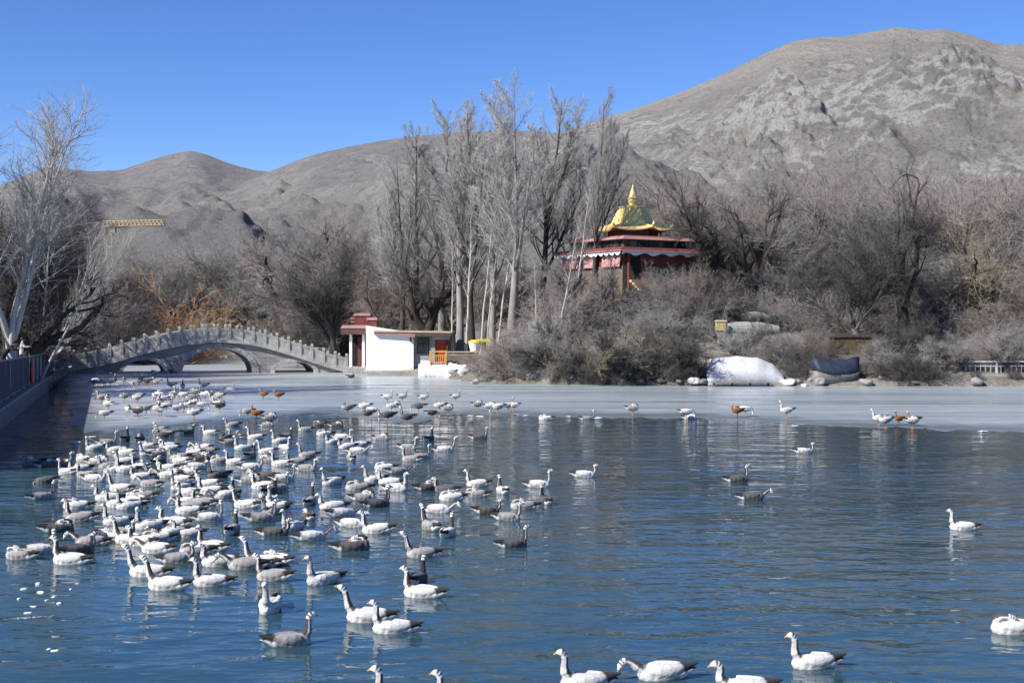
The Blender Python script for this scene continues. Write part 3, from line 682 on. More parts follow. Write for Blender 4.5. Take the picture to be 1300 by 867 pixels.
# retaining walls, boats, fence and hut fragments on the right bank
slab_wall('sloping_wall', 'white sloping bank wall rising from the ice among bare bushes', 'wall', [(899, 472, 489), (905, 456, 489), (940, 452, 489), (965, 455, 490), (985, 463, 490), (998, 476, 490)], 88.9, .8, M['white_dirty'])
slab_wall('sloping_wall', 'small white broken wall half hidden behind the shore thicket', 'wall', [(742, 452, 470), (750, 444, 470), (768, 446, 470), (790, 449, 468), (800, 458, 466)], 93, .5, M['white_dirty'], .5, 3)
slab_wall('sloping_wall', 'pale concrete bank wall low down near the fallen branches', 'wall', [(668, 476, 487), (690, 470, 487), (712, 474, 487)], 92.3, .5, M['white_dirty'], .4, 5)
def boat(label, px, d, L, W, rz, hh=.9):
    t = empty('moored_boat', (X_(px, d), d, .02), rz); tag(t, label, 'boat', 'covered boats on the right bank')
    rg = []; rg2 = []
    for i in range(15):
        s = i/14; w = W/2*(math.sin(math.pi*min(1, .12+s*.88))**.6); x = (s-.5)*L; sh = .25*(2*s-1)**2
        rg.append([(x, -w, hh*.72+sh), (x, -w*.8, .2), (x, 0, .0), (x, w*.8, .2), (x, w, hh*.72+sh)])
        rg2.append([(x, -w*1.04, hh*.6+sh), (x, -w*1.0, hh*.8+sh), (x, -w*.45, hh*1.15+sh+.06*math.sin(i*2.3)), (x, w*.1, hh*1.38+sh+.05*math.sin(i*1.7)), (x, w*.5, hh*1.1+sh), (x, w*1.0, hh*.8+sh), (x, w*1.04, hh*.6+sh)])
    MB().loft(rg).build('hull', M['wood'], t, True); MB().loft(rg2).build('tarpaulin_cover', M['tarp'], t, True)
    return t
boat('large boat under a dark blue tarpaulin drawn up on the shaded bank', 1062, 89.6, 3.6, 1.9, .35, 1.25)
boat('smaller boat under a dark blue tarpaulin beside the root mass', 1136, 89.9, 2.2, 1.3, -.1, .75)
boat('narrow covered boat lying behind the large tarpaulin boat', 1020, 91.2, 2.6, 1.3, -.3, .9)
jt = empty('plank_jetty', (X_(905, 88.2), 88.4, 0)); tag(jt, 'dark plank landing stage along the foot of the white sloping wall', 'jetty')
for i in range(4): MB().box((1.9, -.24+.17*i, .28), (3.9, .15, .06)).build('plank', M['wood'], jt)
for x in (.1, 1.3, 2.5, 3.7): MB().tube([(x, .05, -.6), (x, .05, .24)], .07, 7).build('pile', M['brown_wood'], jt)
t = rail_thing('white_balustrade', 'low white balustrade seen through branches at the end of the shore', 1186, 1345, 458, 476, 91.3, M['white_dirty'], .35, kind='balustrade')
box_thing('shore_wall', 'low grey kerb wall at the end of the shore under white balustrade', 'wall', 1180, 1420, 476, 488, 90.0, 1.5, M['rock'], .04)
t = empty('tool_shed', (X_(1082, 97), 97.0, gz(X_(1082, 97), 97)-.1)); tag(t, 'low olive shed with a faded pink roof under the big dark willow', 'shed')
MB().box((0, .8, .6), (2.8, 1.8, 1.4)).build('shed_wall', M['olive'], t); MB().box((-.05, .8, 1.42), (3.1, 2.1, .16)).build('roof', M['brown_wood'], t)
MB().box((.5, -.12, .5), (.7, .05, 1.1)).build('door', M['brown_wood'], t)
t = empty('shrine_box', (X_(915, 97), 97, Z_(420, 97))); tag(t, 'small yellow shrine box on the slope above the white wall', 'shrine')
MB().box((0, 0, .34), (.72, .6, .68)).build('box_body', M['ochre'], t, bevel=.02); MB().box((0, 0, .72), (.86, .74, .1), 0, .8).build('lid', M['beige'], t); MB().box((0, 0, -.5), (.5, .4, 1.0)).build('pedestal', M['rock'], t)
slab_wall('slope_terrace', 'grey stone terrace wall on the slope above the white wall', 'wall', [(925, 411, 424), (945, 409, 424), (965, 410, 424), (990, 414, 424)], 97.5, .8, M['grey_stone'], .1, 6)
slab_wall('slope_terrace', 'rough stone ledge at the right foot of the temple mound', 'wall', [(944, 398, 405), (960, 396, 406), (985, 399, 406)], 101, .8, M['rock'], .1, 7)

# tower crane far behind the trees
CD = 310.0
cr = empty('tower_crane', (X_(139, CD), CD, 1.0)); tag(cr, 'yellow tower crane whose jib shows above the trees far behind the bridge', 'crane')
zj = Z_(288, CD)-1
mb = MB()
for sx, sy in ((-.8, -.8), (.8, -.8), (.8, .8), (-.8, .8)): mb.tube([(sx, sy, 0), (sx, sy, zj)], .12, 4)
for k in range(int(zj/2)):
    z = k*2.0
    for (a, b) in (((-.8, -.8), (.8, -.8)), ((.8, -.8), (.8, .8)), ((.8, .8), (-.8, .8)), ((-.8, .8), (-.8, -.8))): mb.tube([(a[0], a[1], z), (b[0], b[1], z+2)], .07, 4)
mb.build('mast', M['ochre'], cr)
J = X_(206, CD)-X_(139, CD); jb = MB()
for y, z in ((-.6, 0), (.6, 0), (0, 1.25)): jb.tube([(-1.6, y, zj+z), (J, y, zj+z+.35)], .13, 5)
for i in range(15):
    x = -1.4+i*(J+.6)/14
    for y in (-.6, .6): jb.tube([(x, y, zj+.15), (x+.6, 0, zj+1.4)], .1, 4); jb.tube([(x+.6, 0, zj+1.4), (x+1.25, y, zj+.2)], .1, 4)
jb.build('jib', M['ochre'], cr)
MB().box((-1.6, 0, zj-.6), (1.6, 1.2, 1.6)).build('counterweight', M['rock'], cr); MB().box((1.2, -1.2, zj-.7), (1.2, 1.2, 1.6)).build('cab', M['rock'], cr)

# ------------------------------------------------------------------ bare trees
def nrm(v): return v/np.maximum(np.linalg.norm(v, axis=-1, keepdims=True), 1e-9)
class Tree:
    def __init__(s, seed): s.r = np.random.RandomState(seed); s.wood = []; s.twig = []; s.wt = []
    def grow(s, P, D, L, m, wob, up):
        n = len(P); pts = np.zeros((n, m, 3)); pts[:, 0] = P; d = nrm(D); st = (L/(m-1))[:, None]
        for i in range(1, m):
            d = nrm(d+s.r.normal(0, wob, (n, 3))+np.array([0, 0, up])); pts[:, i] = pts[:, i-1]+d*st
        return pts
    def kids(s, pts, k, t0, t1, a0, a1, flat=0.0):
        n, m = pts.shape[:2]; t = t0+(t1-t0)*(np.arange(k)[None]+s.r.rand(n, k))/k; f = t*(m-1); i = np.minimum(f.astype(int), m-2); w = (f-i)[..., None]
        ii = np.arange(n)[:, None]; A, B = pts[ii, i], pts[ii, i+1]; P = A+(B-A)*w; T = nrm(B-A)
        rv = s.r.normal(0, 1, (n, k, 3)); rv[..., 2] *= 1-flat
        pr = nrm(rv-(rv*T).sum(-1, keepdims=True)*T); a = (a0+(a1-a0)*s.r.rand(n, k))[..., None]
        D = T*np.cos(a)+pr*np.sin(a)
        return P.reshape(-1, 3), D.reshape(-1, 3), t.reshape(-1), np.repeat(np.arange(n), k)
    def tubes(s, pts, r0, r1, sides, dst, pw=1.0):
        n, m = pts.shape[:2]; T = np.zeros_like(pts); T[:, 1:-1] = pts[:, 2:]-pts[:, :-2]; T[:, 0] = pts[:, 1]-pts[:, 0]; T[:, -1] = pts[:, -1]-pts[:, -2]; T = nrm(T)
        ref = nrm(s.r.normal(0, 1, (n, 1, 3))); a = nrm(np.cross(T, ref)); b = np.cross(T, a)
        t = np.linspace(0, 1, m)[None]**pw; R_ = r0[:, None]*(1-t)+r1[:, None]*t
        an = np.arange(sides)*2*np.pi/sides
        V = pts[:, :, None]+R_[..., None, None]*(a[:, :, None]*np.cos(an)[None, None, :, None]+b[:, :, None]*np.sin(an)[None, None, :, None])
        idx = np.arange(n*m*sides).reshape(n, m, sides); q0 = idx[:, :-1]; q1 = idx[:, 1:]
        f = np.stack([q0, np.roll(q0, -1, 2), np.roll(q1, -1, 2), q1], -1).reshape(-1, 4)
        dst.append((V.reshape(-1, 3), f))
    def spikes(s, P, D, L, r, bend=.15, up=0.0):
        """fine twigs: two short tapering pieces ending in a point"""
        n = len(P); D = nrm(D); D2 = nrm(D+s.r.normal(0, bend, (n, 3))+np.array([0, 0, up])); mid = P+D*(L*.5)[:, None]; tip = mid+D2*(L*.5)[:, None]
        a = nrm(np.cross(D, s.r.normal(0, 1, (n, 3)))); b = np.cross(D, a); R3 = []
        for k in range(3): R3.append(a*math.cos(k*2.094)+b*math.sin(k*2.094))
        R3 = np.stack(R3, 1); V = np.concatenate([P[:, None]+R3*r[:, None, None], mid[:, None]+R3*(r*.7)[:, None, None], tip[:, None]], 1).reshape(-1, 3)
        o = (np.arange(n)*7)[:, None]; f4 = []; f3 = []
        for k in range(3): j = (k+1) % 3; f4.append(o+np.array([k, j, 3+j, 3+k])); f3.append(o+np.array([3+k, 3+j, 6]))
        s.wt.append((V, np.stack(f4, 1).reshape(-1, 4), np.stack(f3, 1).reshape(-1, 3)))
    def meshes(s, name):
        def cat(lst):
            V = []; Q = []; T = []; o = 0
            for x in lst:
                V.append(x[0]); Q.append(x[1]+o); T += [x[2]+o] if len(x) > 2 else []; o += len(x[0])
            return np.concatenate(V), np.concatenate(Q), (np.concatenate(T) if T else None)
        a = cat(s.wood); b = cat(s.twig+s.wt)
        return np_mesh(name+'_trunk', a[0], a[1], a[2], True), np_mesh(name+'_crown', b[0], b[1], b[2], False)
A1 = lambda *v: np.array([v], float)
def rr(s, n, a, b): return a+(b-a)*s.r.rand(n)

def poplar(seed, fork=False, dense=1.0):
    s = Tree(seed); H_ = 20.
    tr = s.grow(A1(0, 0, -.4), A1(.02, .0, 1), np.array([H_]), 16, .022, .04); s.tubes(tr, np.array([.34]), np.array([.015]), 9, s.wood, .8)
    stems = [tr]
    if fork:
        P, D, t, ix = s.kids(tr, 3, .22, .5, .3, .5, .3); l = s.grow(P, D, H_*(1-t)*.8, 12, .05, .12); s.tubes(l, np.full(3, .14), np.full(3, .012), 7, s.wood); stems.append(l)
    limbs = []
    for k, st in enumerate(stems):
        P, D, t, ix = s.kids(st, 38 if k == 0 else 20, .27 if k == 0 else .15, 0.97, .45, .95)
        L = H_*(.42 if k == 0 else .2)*(1.08-.85*t)*rr(s, len(t), .55, 1.15)
        limbs.append((s.grow(P, D, L, 8, .08, .15), .075*(1.15-t)*rr(s, len(t), .7, 1.2)))
    for l, r0 in limbs: s.tubes(l, np.maximum(r0, .022), np.full(len(r0), .007), 5, s.wood)
    for l, r0 in limbs:
        P, D, t, ix = s.kids(l, int(12*dense), .12, .98, .3, .75); Lp = np.linalg.norm(l[:, -1]-l[:, 0], axis=1)
        L = Lp[ix]*.42*(1.1-.7*t)*rr(s, len(t), .6, 1.2); l2 = s.grow(P, D, L, 4, .1, .09); s.tubes(l2, np.full(len(L), .014), np.full(len(L), .005), 3, s.twig)
        P, D, t, ix = s.kids(l2, 7, .1, 1, .3, .8); L3_ = np.clip(L[ix]*.6, .3, 1.1)*rr(s, len(t), .6, 1.2)
        s.spikes(P, D, L3_, np.full(len(t), .0115), .2, .15)
    return s
def willow(seed, spread=1.0, height=1.0, dense=1.0, droop=.0):
    s = Tree(seed)
    tr = s.grow(A1(0, 0, -.4), A1(s.r.normal(0, .14), s.r.normal(0, .14), 1), np.array([2.9*height]), 6, .09, .05); s.tubes(tr, np.array([.42]), np.array([.27]), 10, s.wood)
    n = 7; P, D, t, ix = s.kids(tr, n, .55, 1, .3, 1.0*spread); l = s.grow(P, D, rr(s, n, 4.0, 6.2)*height, 9, .13, .07); s.tubes(l, rr(s, n, .11, .2), np.full(n, .03), 7, s.wood)
    P, D, t, ix = s.kids(l, 8, .25, 1, .4, 1.0); L = rr(s, len(t), 1.4, 3.0)*height; l2 = s.grow(P, D, L, 6, .16, .05-droop); s.tubes(l2, np.full(len(t), .05), np.full(len(t), .013), 5, s.wood)
    P, D, t, ix = s.kids(l2, int(13*dense), .1, 1, .4, 1.1); L = rr(s, len(t), .7, 1.8); l3 = s.grow(P, D, L, 4, .14, .06-droop*1.5); s.tubes(l3, np.full(len(t), .013), np.full(len(t), .006), 3, s.twig)
    P, D, t, ix = s.kids(l3, 11, .05, 1, .3, 1.0); s.spikes(P, D, rr(s, len(t), .3, .95), np.full(len(t), .0105), .25, .05-droop*2)
    return s
def gnarled(seed, pollard=False):
    s = Tree(seed)
    tr = s.grow(A1(0, 0, -.5), A1(s.r.normal(0, .3), s.r.normal(0, .1), 1), np.array([4.2]), 8, .16, .05); s.tubes(tr, np.array([.52]), np.array([.3]), 10, s.wood)
    n = 6; P, D, t, ix = s.kids(tr, n, .5, 1, .25, .95, .2); l = s.grow(P, D, rr(s, n, 2.6, 5.0), 9, .27, .1); s.tubes(l, rr(s, n, .14, .26), rr(s, n, .05, .08), 8, s.wood)
    P, D, t, ix = s.kids(l, 6, .3, 1, .5, 1.2, .2); m_ = len(t); l2 = s.grow(P, D, rr(s, m_, .9, 2.3), 7, .3, .08); s.tubes(l2, rr(s, m_, .05, .09), np.full(m_, .016), 5, s.wood)
    P, D, t, ix = s.kids(l2, 7, .2, 1, .4, 1.1); m_ = len(t); l3 = s.grow(P, D, rr(s, m_, .5, 1.4), 5, .2, .1); s.tubes(l3, np.full(m_, .018), np.full(m_, .007), 3, s.twig)
    P, D, t, ix = s.kids(l3, 9 if not pollard else 6, .1, 1, .3, 1.0); s.spikes(P, D, rr(s, len(t), .25, .7), np.full(len(t), .0105), .25, .1)
    P, D, t, ix = s.kids(l, 20, .1, 1, .5, 1.3); s.spikes(P, D, rr(s, len(t), .4, 1.2), np.full(len(t), .009), .25, .15)
    return s
def fan(seed, n=6):
    """several pale stems fanning up from one foot"""
    s = Tree(seed); H_ = 14.
    tr = s.grow(A1(0, 0, -.4), A1(.05, 0, 1), np.array([3.4]), 6, .06, .05); s.tubes(tr, np.array([.2]), np.array([.15]), 9, s.wood)
    P, D, t, ix = s.kids(tr, n, .75, 1, .12, .55, .3); l = s.grow(P, D, rr(s, n, 8.2, 11), 13, .06, .05); s.tubes(l, rr(s, n, .08, .13), np.full(n, .012), 7, s.wood)
    P, D, t, ix = s.kids(l, 19, .2, .97, .3, .65); L = 3.6*(1.1-.75*t)*rr(s, len(t), .6, 1.2); l2 = s.grow(P, D, L, 6, .09, .06); s.tubes(l2, np.full(len(t), .03), np.full(len(t), .008), 4, s.wood)
    P, D, t, ix = s.kids(l2, 9, .15, 1, .3, .8); L = rr(s, len(t), .6, 1.4); l3 = s.grow(P, D, L, 4, .12, .06); s.tubes(l3, np.full(len(t), .010), np.full(len(t), .005), 3, s.twig)
    P, D, t, ix = s.kids(l3, 5, .1, 1, .3, .8); s.spikes(P, D, rr(s, len(t), .25, .6), np.full(len(t), .0065), .2, .1)
    return s
def slim(seed):
    """a thin pale young trunk"""
    s = Tree(seed); tr = s.grow(A1(0, 0, -.3), A1(0, 0, 1), np.array([10.]), 10, .035, .03); s.tubes(tr, np.array([.1]), np.array([.012]), 7, s.wood)
    P, D, t, ix = s.kids(tr, 14, .4, 1, .4, .8); L = 1.9*(1.1-.6*t)*rr(s, len(t), .5, 1.2); l = s.grow(P, D, L, 5, .1, .08); s.tubes(l, np.full(len(t), .022), np.full(len(t), .006), 4, s.wood)
    P, D, t, ix = s.kids(l, 7, .1, 1, .3, .8); s.spikes(P, D, rr(s, len(t), .3, .8), np.full(len(t), .007), .2, .1); return s
def thicket(seed, arch=.03, n=34, dense=1.0):
    s = Tree(seed); a = s.r.rand(n)*6.283; ra = s.r.rand(n)**.5*.9; P = np.stack([ra*np.cos(a), ra*np.sin(a), np.full(n, -.3)], -1)
    th = rr(s, n, .1, 1.15); a2 = a+s.r.normal(0, .5, n); D = np.stack([np.sin(th)*np.cos(a2), np.sin(th)*np.sin(a2), np.cos(th)], -1)
    l = s.grow(P, D, rr(s, n, 2.6, 4.6), 9, .12, -arch); s.tubes(l, rr(s, n, .025, .06), np.full(n, .01), 5, s.wood)
    P, D, t, ix = s.kids(l, 11, .12, 1, .3, 1.0); m_ = len(t); l2 = s.grow(P, D, rr(s, m_, .7, 1.8), 5, .15, 0); s.tubes(l2, np.full(m_, .015), np.full(m_, .006), 3, s.twig)
    P, D, t, ix = s.kids(l2, int(9*dense), .05, 1, .3, 1.1); m_ = len(t); L = rr(s, m_, .3, .8); s.spikes(P, D, L, np.full(m_, .008), .3, 0)
    P2 = P+nrm(D)*(L*.5)[:, None]; P2 = np.repeat(P2, 2, 0); D2 = nrm(np.repeat(D, 2, 0)+s.r.normal(0, .6, (len(P2), 3))); s.spikes(P2, D2, rr(s, len(P2), .2, .5), np.full(len(P2), .0105), .3, 0)
    return s
PROTO = {}
def proto(kind, fn, seeds, wm, tm):
    PROTO[kind] = []
    for i in seeds:
        a, b = fn(i).meshes(kind); a.materials.append(M[wm]); b.materials.append(M[tm]); PROTO[kind].append((a, b, np.array([v.co.z for v in b.vertices]).max()))
proto('poplar', lambda i: poplar(i, i % 2 == 0), (1, 2, 3, 4, 6), 'bark_light', 'twig_pale')
proto('willow', lambda i: willow(i), (11, 12, 13, 14), 'bark_mid', 'twig')
proto('weeping', lambda i: willow(i, 1.1, .9, 1.0, .05), (21, 22), 'bark_dark', 'twig')
proto('gnarled', lambda i: gnarled(i), (31, 32, 33), 'bark_dark', 'twig_dark')
proto('fan', lambda i: fan(i), (41, 42), 'bark_pale', 'twig_pale')
proto('slim', lambda i: slim(i), (51, 52), 'bark_pale', 'twig_pale')
proto('thicket', lambda i: thicket(i, (.03, .05, .0, .02, .045, -.02)[i-61], (34, 22, 16, 40, 12, 20)[i-61], (1, .8, 1, 1.2, .8, 1.1)[i-61]), (61, 62, 63, 64, 65, 66), 'bark_mid', 'twig')
ORD = ['first', 'second', 'third', 'fourth', 'fifth', 'sixth', 'seventh', 'eighth', 'ninth', 'tenth', 'eleventh', 'twelfth', 'thirteenth', 'fourteenth', 'fifteenth', 'sixteenth', 'seventeenth', 'eighteenth', 'nineteenth', 'twentieth']
for _t in ('twenty', 'thirty', 'forty', 'fifty', 'sixty', 'seventy', 'eighty', 'ninety'): ORD += [_t+'-'+o for o in ORD[:9]]+[{'twenty': 'thirtieth', 'thirty': 'fortieth', 'forty': 'fiftieth', 'fifty': 'sixtieth', 'sixty': 'seventieth', 'seventy': 'eightieth', 'eighty': 'ninetieth', 'ninety': 'hundredth'}[_t]]
trng = random.Random(99)
def plant(kind, px, d, top, name, label, cat, group, var=None, width=1.0, tilt=0.0, tm=None, wm=None, rz=None, sink=0):
    x = X_(px, d); z = gz(x, d); v = PROTO[kind][(var if var is not None else trng.randrange(99)) % len(PROTO[kind])]
    hgt = Z_(top, d)-z; sc = hgt/v[2]; t = empty(name, (x, d, z-sink), trng.random()*6.28 if rz is None else rz)
    t.rotation_euler = (0, tilt, t.rotation_euler.z) if not tilt else Matrix.Rotation(tilt, 3, 'Y').to_4x4().to_3x3().to_euler()
    t.scale = (sc*width, sc*width, sc); tag(t, label, cat, group)
    for nm, me, mat in (('trunk', v[0], wm), ('crown', v[1], tm)):
        if kind == 'thicket': nm = 'stems' if nm == 'trunk' else 'twigs'
        o = link(bpy.data.objects.new(nm, me), t)
        if mat: o.material_slots[0].link = 'OBJECT'; o.material_slots[0].material = M[mat]
    return t
# tall poplars between hut and temple
POP = [(510, 119, 190, 1, .8, -.02, 'bark_dark'), (527, 121, 146, 0, .85, 0, 'bark_dark'), (562, 124, 122, 4, .95, -.02, None), (584, 113, 118, 3, .85, -.03, None), (599, 112, 122, 4, .8, 0, 'bark_dark'),
       (623, 116, 100, 2, .8, .015, None), (649, 108, 92, 1, .95, .01, None), (686, 115, 106, 4, .85, .06, 'bark_dark'), (712, 121, 114, 0, .85, .04, None), (752, 106, 100, 3, .62, .04, 'bark_dark'), (778, 128, 152, 1, .6, .02, None)]
for i, (px, d, top, v, w, tl, wm) in enumerate(POP):
    sh = 'dark trunked' if wm else 'pale trunked'; ht = 'very tall' if top < 123 else 'tall'
    plant('poplar', px, d, top, 'poplar_tree', f'{ht} bare {sh} poplar, {ORD[i]} from the hut in the tall grove', 'tree', 'tall bare poplars', v, w*1.32, tl, wm=wm)
for i, (px, d, top, tl) in enumerate(((610, 108.5, 250, .12), (618, 109.5, 300, .05), (632, 111, 240, .16), (576, 108, 290, -.06), (592, 109, 260, 0), (684, 100, 320, -.1), (706, 99, 268, .2), (729, 103, 230, .06), (644, 110, 290, .22))):
    plant('slim', px, d, top, 'young_tree', f'thin white barked young tree among the poplars, {ORD[i if i < 3 else i]} of nine as listed by height' if False else ['slim white trunk leaning over beside the yellow lidded bin', 'short slim white trunk upright behind the yellow lidded bin', 'long slim white trunk leaning towards the big poplar', 'slim pale trunk leaning towards the hut roof', 'straight slim pale trunk between the hut and the bin', 'bent white trunk low on the slope below the pink curtains', 'white pole like trunk leaning across the pink curtains', 'slim white trunk in front of the pink curtains', 'strongly leaning thin trunk beside the thickest pale poplar'][i], 'tree', 'slim white trunks', i, 1.0, tl)
# willows and mixed trees behind bridge and hut
BACK = [(138, 150, 318, 'willow'), (160, 132, 345, 'willow'), (196, 146, 320, 'weeping'), (232, 150, 305, 'willow'), (262, 145, 318, 'weeping'), (292, 147, 288, 'willow'), (318, 143, 300, 'willow'), (340, 148, 268, 'gnarled'), (366, 142, 258, 'gnarled'), (398, 146, 270, 'willow'), (424, 140, 285, 'willow'), (448, 144, 275, 'willow'), (476, 138, 290, 'willow'), (498, 134, 310, 'weeping'), (545, 136, 290, 'willow'), (572, 134, 300, 'willow'), (300, 141.8, 340, 'gnarled'), (415, 141.5, 350, 'weeping'),
        (175, 170, 300, 'willow'), (215, 168, 318, 'willow'), (275, 172, 290, 'willow'), (330, 170, 280, 'willow'), (385, 168, 285, 'willow'), (440, 166, 280, 'willow'), (500, 164, 270, 'willow'), (560, 160, 290, 'willow'), (610, 150, 300, 'willow'), (665, 150, 310, 'willow'), (705, 148, 300, 'willow')]
for i, (px, d, top, k) in enumerate(sorted(BACK)):
    if 195 < px < 362 and d < 165: d = 165+(d-130)*.35
    w = {'willow': 'rounded bare willow', 'weeping': 'bare willow with drooping twigs', 'gnarled': 'bare dark crooked tree'}[k]
    plant(k, px, d, top, 'willow_tree' if k != 'gnarled' else 'old_tree', f'{w} behind the bridge, {ORD[i]} along that far bank from the quay', 'tree', 'bare trees behind the bridge', None, 1.05 if k != 'gnarled' else 1.1, tm='twig_brown' if i % 4 == 1 else None)
plant('willow', 438, 121, 300, 'old_tree', 'old dark tree with its trunk leaning over the gatehouse', 'tree', None, 2, 1.2, -.45, tm='twig_dark')
plant('gnarled', 534, 115, 285, 'old_tree', 'thick dark crooked tree right behind the hut roof', 'tree', None, 1, 1.0, .1)
plant('thicket', 206, 144.5, 340, 'shrub', 'rounded orange twigged shrub behind the left half of the bridge', 'shrub', None, 1, 1.05, tm='twig_orange')
for i, (px, d, top) in enumerate(((150, 139.5, 398), (180, 140, 405), (225, 140.5, 392), (255, 141.5, 400), (285, 142, 395), (325, 142, 400), (350, 142, 390), (380, 142, 398), (405, 142.5, 392), (430, 143, 400))):
    if 205 < px < 350: d = 164.5
    plant('thicket', px, d+1.5, top, 'shrub', f'dark bare shrub on the far bank seen above the bridge, {ORD[i]} from the quay', 'shrub', 'shrubs behind the bridge', None, 1.4, tm='twig_dark' if i % 2 else 'twig_brown')
# right bank: willows on the far side, old trees nearer
RB = [(835, 126, 262, 'willow'), (868, 133, 246, 'willow'), (895, 122, 262, 'willow'), (925, 134, 240, 'willow'), (955, 125, 256, 'willow'), (985, 130, 244, 'willow'), (1015, 120, 262, 'willow'), (1040, 135, 236, 'willow'), (1068, 122, 254, 'willow'), (1095, 132, 238, 'willow'), (1120, 118, 268, 'weeping'), (1148, 130, 240, 'willow'), (1178, 124, 248, 'willow'), (1206, 133, 240, 'willow'), (1232, 120, 262, 'willow'), (1262, 130, 246, 'willow'), (1292, 122, 256, 'willow'), (1325, 130, 240, 'willow'), (1360, 122, 260, 'willow'), (1400, 130, 250, 'willow'),
      (1020, 108, 300, 'weeping'), (1130, 106, 300, 'willow'), (1190, 107, 292, 'weeping'), (1225, 105, 305, 'willow'), (1275, 108, 296, 'willow'), (1320, 106, 310, 'weeping'), (1300, 99, 350, 'willow'), (1360, 104, 310, 'willow'), (880, 113, 300, 'willow'), (990, 112, 290, 'willow'), (1010, 117, 246, 'willow'), (1052, 115, 252, 'willow'), (1075, 119, 240, 'weeping'), (1108, 114, 250, 'willow'), (1172, 116, 246, 'willow'), (1200, 113, 262, 'willow'), (1222, 118, 238, 'willow'), (1250, 114, 252, 'willow'), (1280, 117, 240, 'weeping'), (1306, 113, 262, 'willow'), (1335, 117, 244, 'willow'), (850, 121, 268, 'willow'), (970, 118, 262, 'willow'), (935, 116, 280, 'willow')]
for i, (px, d, top, k) in enumerate(sorted(RB)):
    top -= 42 if d > 121 else 30 if d > 112 else 10
    plant(k, px, d, top, 'willow_tree', f'grey twiggy {"drooping " if k == "weeping" else ""}willow on the right bank, {ORD[i]} counting away from the temple', 'tree', 'willows on the right bank', None, 1.25, tm='twig_brown' if i % 2 == 0 else None)
plant('gnarled', 916, 108, 205, 'old_tree', 'tall old tree with dark crooked limbs just right of the golden roof', 'tree', None, 0, .95, -.12)
plant('gnarled', 950, 107, 215, 'old_tree', 'old dark tree with a forked trunk above the stone terrace, second from the temple', 'tree', None, 1, .9, .1)
plant('willow', 1088, 97.5, 268, 'willow_tree', 'big dark willow with a black trunk standing over the tarpaulin boat', 'tree', None, 1, 1.15, -.05, tm='twig_dark')
plant('gnarled', 1152, 101, 178, 'old_tree', 'tallest old tree on the right bank, its bare forked top against the mountain', 'tree', None, 2, .6, .02)
plant('gnarled', 1240, 104, 268, 'old_tree', 'old tree with straw coloured dead leaves in its crown', 'tree', None, 0, 1.0, .15, tm='twig_yellow')
plant('weeping', 1165, 95, 385, 'willow_tree', 'low willow drooping over its dark root mass at the waterline', 'tree', None, 1, 1.25, .0, tm='twig_dark')
plant('gnarled', 728, 102, 300, 'old_tree', 'slender crooked bare tree crossing in front of the pink curtains', 'tree', None, 1, .8, -.1, tm='twig')
plant('gnarled', 772, 101, 312, 'old_tree', 'slender crooked bare tree in front of the temple corner', 'tree', None, 2, .7, .1, tm='twig')
plant('weeping', 815, 96, 378, 'willow_tree', 'low spreading willow on the slope below the temple steps', 'tree', None, 0, 1.3, .1)
plant('gnarled', 742, 95, 385, 'old_tree', 'low crooked tree leaning over the shore thicket below the temple', 'tree', None, 2, 1.2, -.3)
plant('gnarled', 1212, 90.5, 440, 'old_tree', 'low crooked branches spreading over the ice in front of the white balustrade', 'tree', None, 1, 1.5, .5, tm='twig')
# shore thickets
TH = [(612, 96, 452), (628, 95, 440), (648, 94, 424), (668, 93, 418), (690, 92.5, 405), (712, 92, 398), (735, 91.6, 392), (758, 91.2, 398), (780, 91, 405), (802, 90.8, 398), (826, 90.6, 402), (850, 90.6, 408), (872, 90.5, 415), (895, 91.5, 420), (700, 97, 385), (728, 98, 372), (760, 98.5, 368), (792, 99, 366), (822, 99.5, 360), (850, 99, 352), (880, 100, 350), (906, 98, 372), (668, 98, 402), (640, 99, 425), (940, 96, 398), (968, 96.5, 392), (1000, 94, 412), (1018, 93, 425), (1040, 96, 405), (1118, 93.5, 420), (1140, 92, 428), (1160, 91, 436), (1182, 91.5, 430), (1206, 96, 410), (1232, 97, 402), (1258, 96, 405), (1285, 96.5, 398), (1310, 95.5, 408), (1340, 96, 405), (1372, 96, 400), (850, 104, 335), (885, 105, 325), (925, 104, 345), (960, 103, 350), (1000, 102, 355), (1040, 102, 352), (1075, 103, 360), (1150, 102, 360), (1190, 101, 365), (1240, 101, 360), (1290, 102, 350), (1330, 102, 358), (630, 103, 425), (655, 104, 412), (678, 102, 398), (700, 104, 388), (722, 103, 376), (650, 100, 424), (690, 100, 392), (742, 104, 368), (664, 106, 402), (712, 107, 376), (716, 102, 334), (738, 101.5, 338), (765, 102, 344), (728, 103.5, 338), (752, 103.5, 342), (832, 102.5, 338), (856, 101, 340), (698, 101, 362), (876, 101.5, 318), (910, 102, 330),
      (722, 90.6, 436), (748, 90.2, 440), (770, 90.2, 438), (792, 90.1, 442), (815, 90.0, 444), (838, 89.9, 446), (862, 89.8, 446), (884, 89.8, 452), (1018, 90.2, 446), (1040, 90.6, 440), (1100, 90.4, 446), (1118, 90.0, 452), (1140, 89.6, 440), (1158, 89.4, 432), (1176, 89.5, 444), (1200, 92.5, 430), (1228, 92.6, 424), (1256, 92.6, 428), (1284, 92.4, 422), (1308, 92.5, 426), (1290, 89.4, 462), (1240, 89.2, 466)]
TH = [t for k, t in enumerate(sorted(TH)) if not (635 < t[0] < 905 and 90.7 < t[1] < 99.8 and k % 2)]
